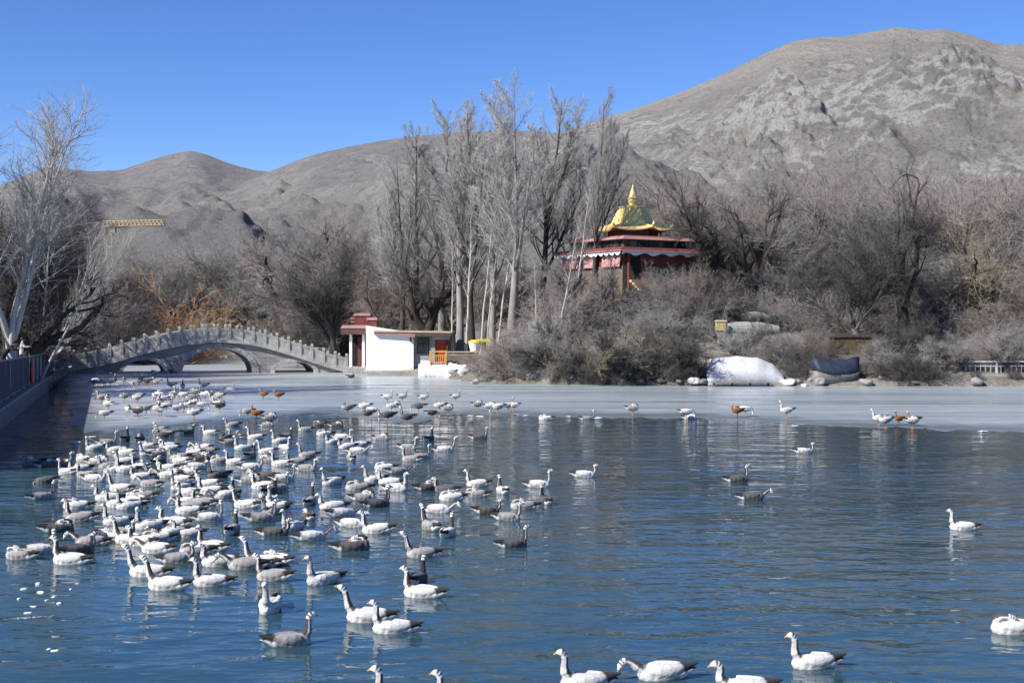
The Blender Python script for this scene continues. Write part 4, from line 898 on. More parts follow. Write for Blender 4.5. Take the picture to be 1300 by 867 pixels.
for i, (px, d, top) in enumerate(TH):
    plant('thicket', px, d, top, 'bush', f'bare grey bush of tangled twigs on the island bank, {ORD[i]} counted from the hut', 'bush', 'bare bushes along the island bank', None, trng.uniform(.75, 1.3), trng.uniform(-.2, .2), tm='twig_dark' if (d < 90.7 or i % 4 == 0) else ('twig_pale' if i % 5 == 1 else 'twig_brown' if i % 3 == 0 else 'twig_yellow' if i % 7 == 2 else None))  # dark twigs at the waterline stand in for shade low in the thicket
for px, d, top, v, w, tl, lab in ((704, 91.2, 402, 1, 1.4, -.5, 'dark crooked low tree leaning out over the ice among the bushes nearest the hut'), (770, 90.4, 400, 0, 1.3, .35, 'dark low tree with a split trunk in the thicket below the curtains'), (858, 90.0, 408, 2, 1.4, .5, 'low twisted tree bending towards the white sloping wall'), (890, 90.2, 440, 0, 1.2, -.3, 'small twisted tree standing against the white sloping wall'), (1010, 91, 432, 1, 1.2, .3, 'small dark crooked tree between the white sloping wall and the boats')):
    plant('gnarled', px, d, top, 'old_tree', lab, 'tree', None, v, w, tl)
for i, (px, d, top, w, lab) in enumerate(((668, 93.5, 408, 1.4, 'grey willow bush arching down to the ice next to the hut terrace'), (708, 92, 414, 1.5, 'grey arching willow bush at the waterline under the thin white trunks'), (748, 92, 418, 1.5, 'grey arching willow bush at the waterline below the temple doorway'), (792, 91.5, 424, 1.5, 'grey arching willow bush at the waterline below the gilded roof'), (838, 91.5, 420, 1.4, 'grey arching willow bush between the temple mound and the white sloping wall'), (1200, 91, 415, 1.4, 'grey arching willow bush in front of the first posts of the white balustrade'), (1278, 91.5, 405, 1.4, 'grey arching willow bush hanging over the far end of the white balustrade'))):
    plant('weeping', px, d, top, 'willow_bush', lab, 'bush', 'arching willow bushes on the shore', i, w, trng.uniform(-.15, .15))
# quay trees, left
LT = [('fan', 14, 74, 48, 'tall white barked tree fanning out above the railing', 0, 1.25, .02, None, None), ('fan', -14, 72, 95, 'white barked tree at the edge of the view, stems cut by the picture side', 1, .95, 0, None, None), ('fan', 40, 92, 236, 'smaller white barked tree leaning over the quay towards the bridge', 1, .8, .38, None, None), ('slim', 47, 80, 250, 'thin white trunk between the two dark crooked quay trees', 0, 1, .12, None, None), ('slim', 42, 78, 300, 'thin white trunk leaning out over the end of the railing', 1, 1.2, .42, None, None),
      ('gnarled', -12, 78, 285, 'dark crooked tree behind the white board and spectators', 1, 1.1, .45, None, None), ('gnarled', 24, 88, 288, 'dark crooked tree nearest the bridge on the quay side', 0, 1.1, .42, None, None), ('willow', 66, 147, 290, 'grey twiggy willow on the quay closest to the bridge', 0, 1.1, 0, 'twig', None), ('willow', 36, 106, 236, 'tall grey willow rising behind the quay trees', 1, 1.0, 0, 'twig_dark', None), ('willow', 20, 100, 228, 'tall grey willow behind the fanning white tree', 2, 1.0, 0, 'twig_dark', None), ('willow', -25, 98, 215, 'tall grey willow at the side of the view behind the quay', 3, 1.1, 0, None, None), ('willow', 30, 132, 255, 'far willow beyond the quay trees, grey and rounded', 3, 1.2, 0, None, None), ('willow', 96, 150, 270, 'far rounded willow beyond the end of the quay', 1, 1.2, 0, None, None), ('weeping', 104, 146, 330, 'drooping willow at the water behind the end of the bridge', 0, 1.2, 0, 'twig_dark', None), ('willow', -10, 130, 240, 'far grey willow seen between the white stems', 0, 1.2, 0, None, None)]
for k, px, d, top, lab, v, w, tl, tm, wm in LT:
    plant(k, px, d, top, {'fan': 'birch_tree', 'slim': 'young_tree', 'gnarled': 'old_tree'}.get(k, 'willow_tree'), lab, 'tree', None, v, w, tl, tm=tm, wm=wm)
for i, (px, d, top) in enumerate(((-30, 84, 398), (-8, 92, 395), (8, 100, 392), (18, 110, 400), (30, 118, 402), (-50, 84, 390))):
    plant('thicket', px, d, top, 'bush', f'dark bare bush behind the white boards on the quay, {ORD[i]} planted towards the bridge' if i < 5 else 'dark bare bush behind the quay at the side of the view', 'bush', 'bushes behind the quay', None, 1.3, tm='twig_dark')

# ------------------------------------------------------------------ rocks along the shore
rpx = [(560, 104.2), (575, 103.6), (590, 100.5), (612, 97.2), (622, 95.6), (634, 95), (650, 94), (664, 93.6), (680, 92.8), (715, 91.7), (722, 91.2), (728, 91.5), (735, 91), (742, 91.2), (790, 90), (812, 89.8), (838, 89.6), (862, 89.5), (880, 89.3), (893, 89.2), (1001, 88.8), (1006, 89.4), (1012, 88.9), (1022, 88.7), (1032, 89.3), (1042, 88.8), (1098, 88.7), (1162, 88.6), (1240, 88.5), (700, 95, ), (660, 97), (760, 93.5), (868, 93.5), (880, 95)]
rr_ = random.Random(5); RP = []
for k in range(6):
    o = blob('shore_rock', None, None, (0, 0, -50), (1, 1, 1), M['rock'], 100+k, amp=.5, sub=3); RP.append(o.data); bpy.data.objects.remove(o)
for i, (px, d) in enumerate(rpx):
    pale = i in (0, 2, 3, 4, 9, 10, 11, 12, 14, 18, 20, 23, 36) and i < 30
    o = link(bpy.data.objects.new('shore_rock', RP[i % 6])); s_ = rr_.uniform(.14, .34); o.location = (X_(px, d), d, max(0, gz(X_(px, d), d))+s_*.15); o.scale = (s_*rr_.uniform(1, 1.6), s_, s_*rr_.uniform(.6, .9)); o.rotation_euler = (0, 0, rr_.random()*6)
    o.material_slots[0].link = 'OBJECT'; o.material_slots[0].material = M['rock_pale' if pale else 'rock']
    tag(o, f'{"pale" if pale else "grey"} boulder at the foot of the bank, {ORD[i]} along the shore from the hut', 'rock', 'boulders along the shore')

# ------------------------------------------------------------------ geese and ducks
# one continuous body per pose: swept body, neck, bill, folded wings (and legs) fused by a voxel remesh; plumage colours carried over
def sweep_src(st, n=18):
    """st: list of (x, y, z, half width, half height, colour function(angle)->rgb)"""
    pts = [Vector(s_[:3]) for s_ in st]; V = []; C = []; rings = []
    for i, s_ in enumerate(st):
        t = (pts[min(i+1, len(pts)-1)]-pts[max(i-1, 0)]).normalized()
        side = Vector((-t.y, t.x, 0)) if math.hypot(t.x, t.y) > .25 else s_[6] if len(s_) > 6 else Vector((0, 1, 0))
        side.normalize(); up = t.cross(side).normalized()
        rg = []
        for k in range(n):
            a = 2*math.pi*k/n; p = pts[i]+side*math.cos(a)*s_[3]+up*math.sin(a)*s_[4]; rg.append(tuple(p)); C.append(s_[5](a, p))
        rings.append(rg)
    return rings, C
TONES = {
    'pale': dict(back=(.64, .63, .615), side=(.70, .69, .67), flank=(.24, .205, .175), breast=(.62, .61, .595), hind=(.07, .06, .055), fore=(.52, .51, .495), wing=(.60, .59, .575), tip=(.03, .03, .032), stern=(.80, .80, .79), head=(.82, .81, .79), bar=(.025, .022, .02)),
    'grey': dict(back=(.33, .325, .32), side=(.42, .41, .40), flank=(.19, .165, .145), breast=(.46, .45, .44), hind=(.045, .04, .037), fore=(.27, .26, .25), wing=(.23, .225, .225), tip=(.02, .02, .022), stern=(.76, .76, .75), head=(.80, .79, .77), bar=(.02, .018, .017)),
    'dark': dict(back=(.10, .10, .102), side=(.14, .137, .133), flank=(.05, .045, .04), breast=(.15, .145, .14), hind=(.022, .02, .02), fore=(.10, .10, .10), wing=(.06, .06, .063), tip=(.012, .012, .013), stern=(.70, .71, .71), head=(.72, .72, .71), bar=(.015, .015, .015)),  # shade on many birds put into their plumage colour; a few are truly dark
    'ruddy': dict(back=(.25, .085, .025), side=(.27, .095, .028), flank=(.17, .06, .02), breast=(.27, .10, .03), hind=(.28, .13, .05), fore=(.28, .13, .05), wing=(.22, .075, .022), tip=(.015, .015, .015), stern=(.05, .05, .05), head=(.55, .36, .18), bar=(.5, .3, .14)),
}
BILL = (.46, .27, .07)
def mixc(a, b, t): t = max(0, min(1, t)); return tuple(x+(y-x)*t for x, y in zip(a, b))
NECKS = {  # (x, y, z, radius); the last four are crown, face, bill base, bill tip
    'upright': [(.10, 0, .06, .092), (.165, 0, .11, .07), (.205, 0, .17, .047), (.213, 0, .235, .036), (.210, 0, .30, .031), (.216, 0, .352, .032), (.243, 0, .385, .036), (.278, 0, .385, .030), (.305, 0, .374, .017), (.342, 0, .362, .008)],
    'curved': [(.10, 0, .06, .092), (.175, 0, .10, .07), (.225, 0, .145, .047), (.232, 0, .20, .036), (.222, 0, .243, .032), (.236, 0, .282, .033), (.268, 0, .30, .036), (.303, 0, .293, .030), (.329, 0, .279, .017), (.364, 0, .263, .008)],
    'reaching': [(.10, 0, .055, .092), (.18, 0, .085, .07), (.25, 0, .13, .046), (.305, 0, .175, .035), (.355, 0, .20, .031), (.395, 0, .195, .032), (.42, 0, .17, .035), (.44, 0, .135, .029), (.453, 0, .108, .016), (.466, 0, .074, .008)],
    'stretched': [(.10, 0, .06, .092), (.17, 0, .11, .07), (.225, 0, .175, .046), (.25, 0, .25, .035), (.265, 0, .32, .03), (.285, 0, .372, .031), (.318, 0, .405, .035), (.352, 0, .418, .029), (.38, 0, .42, .016), (.418, 0, .418, .008)],
    'turned': [(.10, 0, .06, .092), (.16, 0, .11, .07), (.198, 0, .17, .047), (.203, 0, .235, .036), (.198, 0, .295, .031), (.200, .004, .345, .032), (.205, .03, .377, .036), (.213, .064, .378, .030), (.22, .091, .367, .017), (.229, .127, .355, .008)],
    'resting': [(.10, 0, .07, .09), (.165, 0, .115, .072), (.17, .01, .165, .052), (.135, .025, .195, .042), (.09, .035, .20, .036), (.045, .04, .195, .036), (.01, .04, .187, .037), (-.025, .038, .178, .03), (-.05, .036, .17, .017), (-.08, .034, .162, .009)],
    'feeding': [(.10, 0, .05, .092), (.19, 0, .06, .07), (.255, 0, .04, .047), (.29, 0, -.01, .036), (.305, 0, -.06, .032), (.315, 0, -.105, .033), (.322, 0, -.14, .035), (.332, 0, -.175, .029), (.34, 0, -.20, .016), (.35, 0, -.232, .008)],
}
def goose_mesh(pose, tone, stand=False, neckscale=1.0):
    T = TONES[tone]; srcV = []; srcC = []; mb = MB(); duck = tone == 'ruddy'
    lift = .27 if stand else 0.0
    def put(st, n=18):
        rg, C = sweep_src(st, n); mb.loft(rg); srcV.extend([p for r in rg for p in r]); srcC.extend(C)
    def body_c(a, p):
        s_ = math.sin(a)
        c = mixc(T['side'], T['back'], s_*1.2)
        if p.x > .12: c = mixc(c, T['breast'], (p.x-.12)/.08)
        if p.x < .02 and s_ < .15: c = mixc(c, T['flank'], min(1, (.15-s_)*2.2)*min(1, (.02-p.x)/.06))
        if p.x < -.19 and s_ < .55: c = mixc(c, T['stern'], (-.19-p.x)/.03)
        if p.x < -.2 and s_ > .25: c = mixc(T['wing'], T['tip'], (-.2-p.x)/.05)
        return c
    B = [(-.405, 0, .098, .012, .006), (-.36, 0, .088, .045, .016), (-.30, 0, .075, .068, .042), (-.23, 0, .062, .092, .076), (-.13, 0, .045, .115, .105), (-.02, 0, .036, .126, .118), (.07, 0, .038, .122, .118), (.145, 0, .05, .10, .104), (.2, 0, .066, .07, .08), (.238, 0, .082, .03, .04)]
    put([(*b, body_c) for b in B])
    NK = NECKS[pose]; nn = len(NK)
    fine_ = []                                    # resample the neck so that its marks come out crisp
    for i in range(nn-1):
        for k in range(5 if i < nn-1 else 1):
            t = k/5; fine_.append((i+t,)+tuple(NK[i][j]+(NK[i+1][j]-NK[i][j])*t for j in range(4)))
    fine_.append((nn-1,)+NK[-1])
    b0 = nn-4
    def neck_c(u):
        def f(a, p):
            back = math.sin(a)                    # +1 on the nape side
            if u >= nn-2: return BILL if not duck else (.02, .02, .02)
            if u >= b0-1.3:                       # head
                c = T['head']
                if back > -.15 and (abs(u-(b0+.1)) < .2 or abs(u-(b0-.78)) < .2) and not duck: c = T['bar']
                return c
            if u < 1.2: return mixc(T['breast'], T['back'], back)
            if back > .3: return T['hind']
            if abs(back) <= .3 and abs(math.cos(a)) > .5 and u > 1.6: return T['head'] if not duck else T['hind']
            return mixc(T['fore'], T['hind'], .25 if u > 3 else 0)
        return f
    put([(x, y, z, r*(.9 if u < 2 else 1.16 if u < nn-3 else 1), r*(1.0 if u < 2 else 1.16 if u < nn-3 else 1), neck_c(u)) for u, x, y, z, r in fine_], 16)
    for sd in (-1, 1):                            # folded wings, their dark tips crossing over the tail
        def wing_c(a, p):
            if p.x < -.22+.5*(p.z-.1): return mixc(T['wing'], T['tip'], (-.22+.5*(p.z-.1)-p.x)/.03)
            if math.sin(a) < -.35: return mixc(T['wing'], T['flank'], .55)
            return mixc(T['wing'], T['back'], .35+.3*math.sin(p.x*70))
        W = [(.135, .072, .085, .02, .03), (.10, .088, .09, .034, .056), (.02, .099, .088, .042, .076), (-.08, .096, .09, .042, .074), (-.18, .074, .102, .038, .058), (-.27, .046, .118, .03, .036), (-.35, .024, .132, .02, .021), (-.425, .01, .148, .006, .007)]
        put([(x, y*sd, z, w, h, wing_c) for x, y, z, w, h in W], 14)
    if stand:
        leg_c = lambda a, p: (.5, .22, .05) if not duck else (.03, .03, .03)
        for sd in (-1, 1):
            put([(-.01, .05*sd, -.02, .034, .034, lambda a, p: T['flank']), (-.012, .05*sd, -.085, .024, .022, lambda a, p: T['flank']), (-.02, .05*sd, -.12, .012, .012, leg_c), (-.005, .05*sd, -.2, .011, .011, leg_c), (0, .05*sd, -.262, .013, .013, leg_c)], 8)
            put([(-.03, .05*sd, -.263, .01, .007, leg_c), (.01, .05*sd, -.263, .022, .008, leg_c), (.055, .05*sd, -.266, .042, .006, leg_c)], 8)
    if duck:
        pass
    me = mb.mesh('goose_source'); o = link(bpy.data.objects.new('goose_source', me))
    md = o.modifiers.new('r', 'REMESH'); md.mode = 'VOXEL'; md.voxel_size = .008; md.use_smooth_shade = True
    sm = o.modifiers.new('s', 'SMOOTH'); sm.iterations = 2; sm.factor = .4
    bpy.context.view_layer.update()
    ev = o.evaluated_get(bpy.context.evaluated_depsgraph_get()); out = bpy.data.meshes.new_from_object(ev); out.name = 'goose'
    kd = KDTree(len(srcV))
    for i, p in enumerate(srcV): kd.insert(p, i)
    kd.balance(); att = out.color_attributes.new('plumage', 'FLOAT_COLOR', 'POINT'); buf = np.zeros((len(out.vertices), 4), np.float32); buf[:, 3] = 1
    for v in out.vertices:
        hits = kd.find_n(v.co, 3); ws = [1/(h[2]+.002)**2 for h in hits]; c = [sum(srcC[h[1]][k]*w for h, w in zip(hits, ws))/sum(ws) for k in range(3)]; buf[v.index, :3] = c
    att.data.foreach_set('color', buf.ravel())
    if stand:
        for v in out.vertices: v.co.z += lift
    bpy.data.objects.remove(o); out.materials.clear(); out.materials.append(M['plumage'])
    out.polygons.foreach_set('use_smooth', np.ones(len(out.polygons), bool)); return out
n = N('plumage', .8, .2); v = n.coord((16, 34, 40)); sc = n.noise(1.4, 3, .6, v)
ft = n.voro(1.0, n.coord((20, 30, 38))); bars = n.ramp(ft, [(.30, .0), (.55, .55), (.8, .85)])   # feather edges
pl = n.mix(n.math('MULTIPLY', bars, .3), n.attr('plumage'), n.mix(.62, n.attr('plumage'), c3(.05, .042, .036)))
n.col(n.mix(n.ramp(sc, [(.4, .0), (.68, .42)]), pl, n.mix(.5, n.attr('plumage'), c3(.08, .07, .065))))
n.bump(n.math('ADD', sc, n.math('MULTIPLY', ft, -.8)), .5, .008); M['plumage'] = n.m
GM = {}
def gm(pose, tone, stand=False):
    k = (pose, tone, stand)
    if k not in GM: GM[k] = goose_mesh(*k)
    return GM[k]
# photo pixel of the waterline, heading in degrees (0 right, 90 away, 180 left, 270 to the viewer), pose letter, tone letter
POSE = dict(u='upright', c='curved', r='reaching', s='stretched', t='turned', z='resting', f='feeding'); TONE = dict(p='pale', g='grey', d='dark', o='ruddy')
FLOCK = '''120,571,185,u,p 137,564,10,u,g 159,559,80,u,d 178,559,100,u,d 186,568,170,u,p 207,554,190,u,d 203,547,160,c,g 212,568,200,c,p 188,578,240,u,p 201,579,20,u,g 146,573,200,c,p 160,577,150,z,p 105,585,160,z,p 84,601,170,u,p 62,593,10,z,d 40,589,200,z,d 78,590,30,c,d 101,598,190,c,g 108,606,160,c,g 121,611,10,u,g 126,589,0,z,p 138,594,170,c,g 160,599,180,u,p 158,588,190,c,p 178,595,190,u,p 147,598,200,z,g 57,613,190,f,d 55,634,45,u,d 152,623,180,s,p 136,635,170,c,g 181,632,190,z,g 190,617,160,r,g 178,607,200,c,p 198,604,200,u,g 211,597,180,c,p 213,606,170,r,p 96,646,180,z,p 101,661,200,u,g 150,643,180,c,p 163,646,190,u,g 171,638,160,z,p 203,589,60,u,d
295,541,180,c,g 387,547,175,u,g 324,557,190,u,p 340,541,10,z,d 211,553,170,c,d 238,551,30,c,d 266,551,180,c,p 287,557,200,z,d 299,556,150,c,d 293,563,20,u,g 308,571,180,u,p 318,581,70,u,d 338,575,185,u,p 339,586,150,z,g 355,562,185,u,p 364,556,60,c,d 362,570,330,u,p 390,580,175,u,g 356,591,175,u,p 376,589,200,c,d 390,597,0,c,g 361,610,5,u,p 320,596,0,c,p 297,589,180,u,p 278,587,190,u,g 257,571,170,c,g 263,576,200,c,g 246,577,180,u,p 258,584,20,z,d 227,583,190,u,g 229,588,170,z,p 216,571,190,c,g 250,595,15,u,p 276,606,200,u,d 264,617,180,u,p 266,627,185,u,p 229,611,190,c,p 214,603,160,c,p 239,602,180,z,g 229,622,200,u,p 237,629,160,c,p 240,639,195,u,p 257,641,160,c,g 298,629,110,u,d 285,632,190,r,p 311,644,180,s,p 333,620,190,u,p 319,612,10,z,g 336,607,150,c,d 343,627,60,u,d 353,623,20,u,g 345,638,250,u,p 393,640,100,u,g
52,703,5,t,p 24,709,175,z,d 87,715,190,u,p 101,703,20,c,d 76,675,10,z,d 114,692,190,c,g 124,688,250,u,g 147,666,185,u,p 152,681,10,c,g 139,686,170,z,g 163,689,190,u,p 179,692,170,c,g 189,671,185,t,p 197,701,180,r,p 186,731,180,s,g 210,748,180,s,p 219,667,180,c,p 238,652,190,u,p 242,646,170,c,g 267,661,0,t,p 295,677,75,u,d 267,698,180,u,p 216,682,200,r,p 197,688,170,z,g 237,681,175,c,p 247,704,180,z,g 277,718,185,c,g 227,713,0,c,g 266,743,200,u,p 310,722,180,r,g 330,718,185,s,p 349,715,150,z,p 345,736,180,u,g 333,662,20,u,d 349,646,180,c,p 347,653,210,u,g 350,679,10,u,d 371,673,240,u,g 397,685,0,r,p
405,541,180,z,d 428,542,0,z,d 411,553,180,z,p 422,563,200,u,g 435,557,10,c,p 440,569,190,u,p 455,575,0,r,p 456,566,180,c,p 446,584,110,u,g 485,558,0,z,d 545,559,80,u,d 519,570,0,u,g 521,585,170,u,d 535,582,20,u,g 565,573,0,u,p 487,596,180,z,p 506,601,10,r,g 421,615,230,u,p 475,611,180,u,p 494,615,190,c,p 504,623,0,u,p 453,622,190,z,d 463,635,0,z,g 480,643,15,u,d 421,646,190,u,p 436,656,10,r,p 448,668,0,c,p 477,676,180,u,p 391,659,100,u,d 544,622,10,z,d 565,625,180,c,d 572,635,170,z,g 558,650,0,r,p 546,672,110,u,g 569,680,80,u,g 534,707,180,s,g 450,698,20,z,d
409,741,230,u,p 343,775,255,u,g 370,818,0,u,g 465,788,180,s,p 497,802,185,u,p 534,757,185,u,p 531,739,95,u,d'''.split()
LONE = '''609,557,0,u,d 692,533,180,z,p 746,533,5,u,g 605,617,190,u,p 603,630,180,z,d 638,626,110,u,g 685,618,0,u,p 743,605,0,c,p 692,639,100,u,d 620,652,10,c,d 646,660,5,u,d 663,646,180,z,g 653,694,20,u,d 507,896,180,u,g 582,899,170,u,p 740,872,185,u,p 838,861,180,r,p 942,880,180,c,p 1031,847,180,u,p 1284,803,180,z,p 1221,672,180,u,p 1021,575,0,c,p 937,611,5,u,d 956,634,5,r,d 877,532,0,z,p'''.split()
ICE = '''441,527,200,z,g 463,525,180,z,g 472,530,0,f,p 467,534,180,z,d 492,537,200,f,d 497,524,200,z,p 503,523,0,z,g 516,540,190,u,d 492,512,0,u,p 511,511,10,u,p 539,512,10,u,p 531,525,180,f,d 558,524,190,z,p 569,527,0,z,g 549,533,0,f,d 579,511,10,u,p 607,522,0,z,g 623,525,0,z,p 632,526,180,f,p 646,523,20,u,p 652,523,180,z,p 803,528,0,z,g 872,533,0,f,p 946,529,0,f,p 998,531,180,u,p 1116,541,180,u,p 1124,544,190,z,p 1158,545,0,z,g 325,533,180,u,o 334,507,160,c,o 354,508,200,c,o 936,530,180,c,o 1141,540,200,u,o 1159,541,150,c,o 293,502,0,u,p 314,531,180,f,g 446,484,0,z,d 604,492,0,z,g 344,541,0,z,g'''.split()
rg_ = random.Random(21); cand = []
for k in range(58):                                # the birds standing in a crowd on the ice before the bridge
    if k < 16: x, y = rg_.uniform(118, 206), rg_.gauss(489.5, 1.6)
    elif k < 20: x, y = rg_.uniform(172, 222), 478+rg_.uniform(-1, 1.5)
    else:
        x = rg_.uniform(124, 282); y = rg_.uniform(504, 531) if x > 160 else rg_.uniform(510, 523)
        if x > 235 and y < 508: y += 8
        if rg_.random() < .35: x, y = rg_.uniform(205, 270), rg_.uniform(505, 526)
    cand.append((x, y, rg_.choice([0, 180, 200, 160, 20, 180, 300, 110]), rg_.choice('zzzfffuc'), rg_.choice('ppppgggd')))
cand += [(132, 534, 190, 'f', 'p'), (175, 531, 0, 'z', 'd'), (246, 534, 180, 'z', 'p'), (258, 496, 200, 'u', 'p'), (217, 495, 180, 'u', 'p'), (232, 497, 100, 'u', 'd')]
birds = []                                          # (px, py, heading, pose, tone, standing, zone)
for lst, st, zone in ((FLOCK, False, 'flock'), (LONE, False, 'open'), (ICE, True, 'edge')):
    for e in lst:
        x, y, a, p, tn = e.split(','); tn = 'g' if tn == 'd' and st is False and rg_.random() < .4 else 'p' if tn == 'g' and rg_.random() < .3 else tn; p = rg_.choice('tszc') if p == 'u' and zone == 'flock' and float(y) < 735 and rg_.random() < .26 else 'r' if p == 'c' and rg_.random() < .15 else p; birds.append((float(x), float(y), float(a), p, tn, st, zone))
birds += [(x, y, a, p, tn, True, 'crowd') for x, y, a, p, tn in cand]
def facing(a): a %= 360; return 'facing away' if 55 < a < 125 else 'facing us' if 235 < a < 305 else 'heading right' if (a <= 55 or a >= 305) else 'heading left'
WORDS = dict(u='upright neck', c='curved neck', r='neck stretched down', s='neck stretched high', t='head turned aside', z='head tucked', f='bill lowered')
seen = {}
spec = []
for b in birds:
    tone = {'p': 'pale', 'g': 'grey', 'd': 'dark', 'o': 'rust orange'}[b[4]]
    z = b[6]
    if z == 'flock': z = 'flock by the quay' if b[0] < 235 else 'flock in mid water' if b[0] < 400 else 'flock beyond'
    where = {'flock by the quay': 'dense flock beside the quay', 'flock in mid water': 'middle of the dense flock', 'flock beyond': 'loose outer flock', 'open': 'open water', 'edge': 'ice rim', 'crowd': 'ice crowd near the bridge'}[z]
    key = (tone, facing(b[2]), WORDS[b[3]], where); spec.append(key); seen.setdefault(key, []).append(b)
for k in seen: seen[k].sort(key=lambda b: -b[1])
for b, key in zip(birds, spec):
    x, y, a, p, tn, st, zone = b; wx, wy = on_water(x, y); duck = tn == 'o'
    me = gm(POSE[p], TONE[tn], st); o = link(bpy.data.objects.new('duck' if duck else 'goose', me))
    sc_ = (.86 if duck else 1.0)*rg_.uniform(.94, 1.08)*(1.09 if zone == 'flock' else 1.04)
    zl = .016 if st else rg_.uniform(-.012, .008)
    o.location = (wx, wy, zl); o.scale = (sc_,)*3; o.rotation_euler = (0, math.radians(rg_.uniform(-3, 3)), math.radians(a+rg_.uniform(-9, 9)*(2.6 if zone == 'flock' else 1)))
    tone, fc, nk, where = key; same = seen[key]; kind = 'duck' if duck else 'goose'
    if len(same) == 1: lab = f'{tone} {kind} {fc}, {nk}, in the {where}' if zone == 'flock' else f'{tone} {kind} {"standing" if st else "swimming"} {fc}, {nk}, {"on the" if st else "in"} {where}'
    else:
        i = same.index(b); lab = f'{tone} {kind} {fc}, {nk}, {where}, {"nearest" if i == 0 else ORD[i]+" nearest"} of its kind' if i == 0 else f'{tone} {kind} {fc}, {nk}, {where}, {ORD[i]} nearest such bird'
    tag(o, lab, kind, {'flock': 'geese swimming in the flock', 'open': 'geese scattered on open water', 'edge': 'birds along the ice rim', 'crowd': 'geese standing on the ice by the bridge'}[zone] if not duck else 'rust coloured ducks on the ice')

# chips of ice floating near the quay and along the ice rim
CH = [(60, 762), (68, 758), (42, 770), (36, 778), (52, 752), (75, 766), (24, 760), (62, 824), (70, 826), (90, 748), (98, 741), (48, 741), (30, 748), (56, 780), (74, 741), (40, 757), (66, 772), (20, 790)][:13]
for i, (x, y) in enumerate(CH):
    wx, wy = on_water(x, y); s_ = rg_.uniform(.014, .04)
    o = link(bpy.data.objects.new('ice_chip', RP[i % 6])); o.location = (wx, wy, .004); o.scale = (s_*1.6, s_, s_*.45); o.rotation_euler = (0, 0, rg_.random()*6); o.material_slots[0].link = 'OBJECT'; o.material_slots[0].material = M['chip']
    tag(o, 'small white ice chip floating in the shaded water by the quay', 'ice chip', 'ice chips floating by the quay')
CH2 = [(655, 526.5), (668, 527.5), (694, 530), (1010, 541), (722, 529), (760, 531), (573, 531), (598, 528), (610, 529), (118, 555), (95, 562), (1248, 548)]
for i, (x, y) in enumerate(CH2):
    wx, wy = on_water(x, y); s_ = rg_.uniform(.06, .13)
    o = link(bpy.data.objects.new('ice_lump', RP[(i+2) % 6])); o.location = (wx, wy, .02); o.scale = (s_*1.9, s_*1.3, s_*.22); o.rotation_euler = (0, 0, rg_.random()*6); o.material_slots[0].link = 'OBJECT'; o.material_slots[0].material = M['chip']
    tag(o, 'small white lump of broken ice at the rim of the ice sheet', 'ice lump', 'lumps of ice at the rim')

# ------------------------------------------------------------------ people behind the railing
n = N('skin_tone', .6, .3); n.col(n.ramp(n.noise(9, 3), [(.3, c3(.33, .19, .13)), (.7, c3(.43, .26, .19))])); M['skin'] = n.m
M['hair'] = plain('black_hair', c3(.015, .012, .01), .6, 20, .3)
M['eye'] = plain('dark_eye', c3(.01, .01, .01), .3, 20, .1, 0)
M['trousers'] = plain('dark_trousers', c3(.03, .032, .04), .85, 8, .2)
for nm, c in (('black', c3(.02, .02, .022)), ('navy', c3(.025, .035, .07)), ('grey', c3(.12, .12, .125)), ('white', c3(.6, .6, .6)), ('maroon', c3(.10, .02, .025)), ('brown', c3(.07, .045, .03))): M['coat_'+nm] = plain(nm+'_coat_cloth', c, .9, 7, .25, .3)
def skinned(name, J, E, m, parent=None, sub=2):
    """J: {name: (x, y, z, radius)}; the first joint is the root"""
    ks = list(J); me = bpy.data.meshes.new(name); me.from_pydata([J[k][:3] for k in ks], [(ks.index(a), ks.index(b)) for a, b in E], [])
    o = link(bpy.data.objects.new(name, me)); md = o.modifiers.new('skin', 'SKIN'); md.use_smooth_shade = True
    for i, k in enumerate(ks):
        sv = me.skin_vertices[0].data[i]; r = J[k][3]; sv.radius = r if hasattr(r, '__len__') else (r, r); sv.use_root = i == 0
    s_ = o.modifiers.new('sub', 'SUBSURF'); s_.levels = sub; s_.render_levels = sub
    bpy.context.view_layer.update(); out = bpy.data.meshes.new_from_object(o.evaluated_get(bpy.context.evaluated_depsgraph_get())); bpy.data.objects.remove(o)
    out.name = name; out.materials.clear(); out.materials.append(m); out.polygons.foreach_set('use_smooth', np.ones(len(out.polygons), bool))
    o = bpy.data.objects.new(name, out); return link(o, parent)
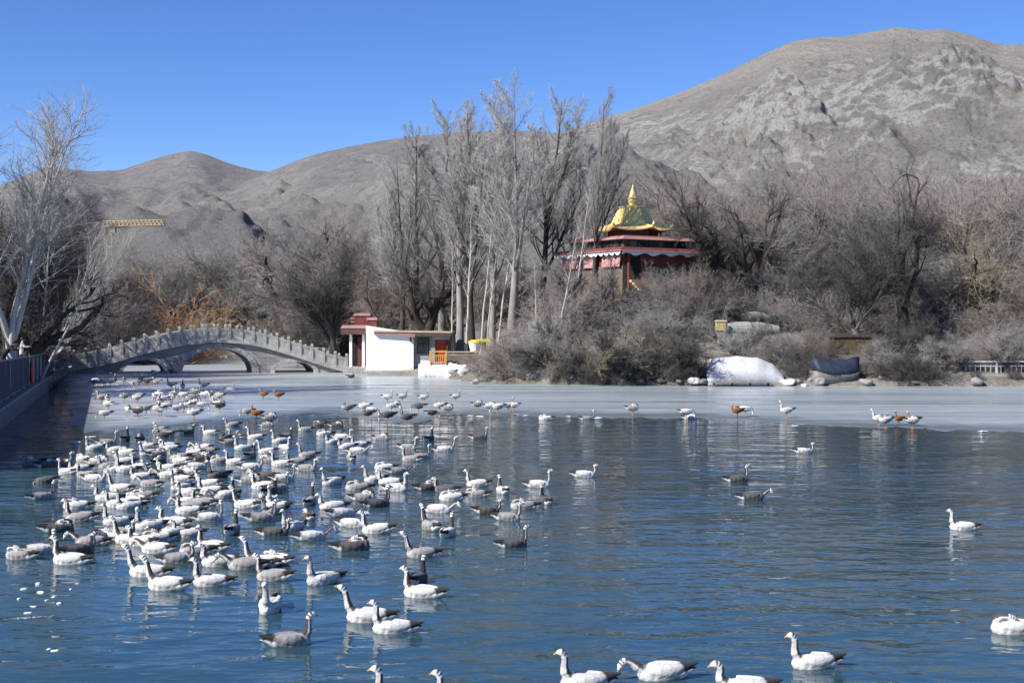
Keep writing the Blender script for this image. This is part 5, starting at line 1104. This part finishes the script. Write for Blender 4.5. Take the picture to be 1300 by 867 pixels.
def person(loc, rz, coat, label, lean=0.0, arm='rail', height=1.68, cap=False):
    t = empty('person', loc, rz); tag(t, label, 'person', 'spectators at the quay railing'); k = height/1.7; t.scale = (k, k, k)
    def B(p, a=lean):                                # bend the trunk forward (+x) about the hips
        x, y, z = p; dz = z-.92; return (x*math.cos(a)+dz*math.sin(a), y, .92+dz*math.cos(a)-x*math.sin(a)) if z > .92 else p
    J = {'pelvis': (0, 0, .92, (.15, .115)), 'waist': (*B((0, 0, 1.08)), (.14, .105)), 'chest': (*B((.0, 0, 1.27)), (.165, .12)), 'neckb': (*B((-.005, 0, 1.42)), (.075, .07)), 'neck': (*B((.005, 0, 1.48)), .052), 'skull': (*B((.02, 0, 1.58)), (.075, .09)), 'crown': (*B((.01, 0, 1.66)), (.06, .07))}
    E = [('pelvis', 'waist'), ('waist', 'chest'), ('chest', 'neckb'), ('neckb', 'neck'), ('neck', 'skull'), ('skull', 'crown')]
    for s_, n_ in ((1, 'l'), (-1, 'r')):
        sh = B((0, .17*s_, 1.37)); hand = {'rail': (.36, .22*s_, 1.22), 'down': (.05, .25*s_, .8), 'up': (.30, .13*s_, 1.5)}[arm if not (arm == 'up' and s_ < 0) else 'rail']
        if lean > .3: hand = (.55, .24*s_, 1.2)
        el = tuple((a+b)/2+c for a, b, c in zip(sh, hand, (-.02, .06*s_, -.08 if arm != 'down' else 0)))
        J.update({'sh'+n_: (*sh, .062), 'el'+n_: (*el, .046), 'wr'+n_: (*hand, .033), 'hip'+n_: (0, .09*s_, .86, .09), 'kn'+n_: (.02, .1*s_, .48, .06), 'an'+n_: (-.01, .1*s_, .09, .045), 'toe'+n_: (.15, .11*s_, .04, .038)})
        E += [('chest', 'sh'+n_), ('sh'+n_, 'el'+n_), ('el'+n_, 'wr'+n_), ('pelvis', 'hip'+n_), ('hip'+n_, 'kn'+n_), ('kn'+n_, 'an'+n_), ('an'+n_, 'toe'+n_)]
        d = (Vector(hand)-Vector(el)).normalized(); w_ = Vector((0, s_, 0)); p = Vector(hand); J['pa'+n_] = (*(p+d*.06), .03); E.append(('wr'+n_, 'pa'+n_))
        for f in range(4):
            b = p+d*.09+w_*(.027-.018*f)*1; l = (.07, .08, .075, .06)[f]; b2 = b+(d*.8+Vector((0, 0, -.5))).normalized()*l*.55; b3 = b2+(d*.3+Vector((0, 0, -.9))).normalized()*l*.45
            J.update({f'f{f}a{n_}': (*b, .0095), f'f{f}b{n_}': (*b2, .009), f'f{f}c{n_}': (*b3, .0075)}); E += [('pa'+n_, f'f{f}a{n_}'), (f'f{f}a{n_}', f'f{f}b{n_}'), (f'f{f}b{n_}', f'f{f}c{n_}')]
        th = p+d*.035-w_*.035; J['tha'+n_] = (*th, .011); J['thb'+n_] = (*(th+d*.03-w_*.018), .009); E += [('wr'+n_, 'tha'+n_), ('tha'+n_, 'thb'+n_)]
    o = skinned('body', J, E, M['skin'], t); me = o.data
    for m_ in ('coat_'+coat, 'trousers', 'hair'): me.materials.append(M[m_])
    hd = Vector(J['skull'][:3]); wrs = [Vector(J['wr'+n_][:3]) for n_ in 'lr']; nkz = Vector(J['neckb'][:3])
    for pl in me.polygons:                           # coat to the wrists and hips, trousers below, shoes and hair dark
        c = pl.center; m_ = 1
        if min((c-w_).length for w_ in wrs) < .03 or any((c-w_).length < .17 and (c-Vector(J['el'+n_][:3])).length > (w_-Vector(J['el'+n_][:3])).length for w_, n_ in zip(wrs, 'lr')): m_ = 0
        elif (c-hd).length < .15 and (c-nkz).length > .09: m_ = 0
        elif c.z < .12: m_ = 3
        elif c.z < .84 and (c-wrs[0]).length > .3 and (c-wrs[1]).length > .3: m_ = 2
        pl.material_index = m_
    hb = MB(); rg = []
    for i in range(7):                               # hair as a cap over the back and top of the skull
        a = -1.0+i*.42; rg.append([tuple(hd+Vector((-.012+math.cos(b)*.103*math.cos(a*.72)-.02, math.sin(b)*.088*math.cos(a*.72), .015+.108*math.sin(a)))) for b in [2*math.pi*j/12 for j in range(12)]])
    rg = rg[2:]; hb.loft([[(min(x, hd.x+.075-(.03 if z < hd.z+.06 else 0)), y, z) for x, y, z in r] for r in rg]).build('hair', M['coat_'+('maroon' if cap else 'black')] if cap else M['hair'], t, True)
    fc = MB()
    for s_ in (-1, 1):
        fc.tube([hd+Vector((.083, .033*s_, .01)), hd+Vector((.095, .033*s_, .01))], [.014, .008], 7)
    fc.build('eyes', M['eye'], t)
    fc = MB(); fc.tube([hd+Vector((.085, 0, .015)), hd+Vector((.113, 0, -.022)), hd+Vector((.088, 0, -.03))], [.009, .016, .008], 7)
    for s_ in (-1, 1): fc.tube([hd+Vector((.0, .078*s_, .02)), hd+Vector((-.012, .098*s_, .0)), hd+Vector((.0, .08*s_, -.03))], [.012, .016, .008], 7)
    fc.build('nose_and_ears', M['skin'], t, True)
    MB().tube([hd+Vector((.08, -.028, -.052)), hd+Vector((.093, 0, -.054)), hd+Vector((.08, .028, -.052))], [.005, .008, .005], 6).build('mouth', M['coat_maroon'], t, True)
    return t
ws = -QA+0
face_w = math.atan2(-QN.y, -QN.x)                   # looking out over the water
def on_quay(px, n_):                                # where the picture column px crosses the line n_ metres inland
    k = (px-CX)/F; p = Q0+QN*n_; s_ = (k*p.y-p.x)/(QD.x-k*QD.y); return s_, (*q(s_, n_), 1.62 if s_ < 58 else .867)
for px, n_, coat, lean, arm, lab, hgt, cap in ((3, .62, 'black', .75, 'rail', 'person in black leaning far over the pickets at the edge of the view', 1.8, False), (27, .7, 'white', .1, 'rail', 'person in a white coat standing at the railing', 1.62, False), (37, 1.1, 'black', .0, 'down', 'person in black standing behind the white coated person', 1.7, False), (46, .75, 'navy', .12, 'rail', 'person in a navy coat at the rail midway', 1.66, False), (55, .9, 'brown', .0, 'down', 'person in a brown coat with arms hanging, beside the navy coat', 1.6, False), (63, .7, 'black', .05, 'up', 'person in black raising one hand, near the end of the railing', 1.75, False), (70, .8, 'maroon', .0, 'rail', 'person in maroon coat and cap at the solid panels', 1.64, True), (78, .8, 'grey', .0, 'down', 'person in grey standing closest to the bridge', 1.66, False)):
    s_, loc = on_quay(px, n_); person(loc, face_w+(0 if coat != 'navy' else .5), coat, lab, lean, arm, hgt*(1.12 if s_ < 47 else 1), cap)
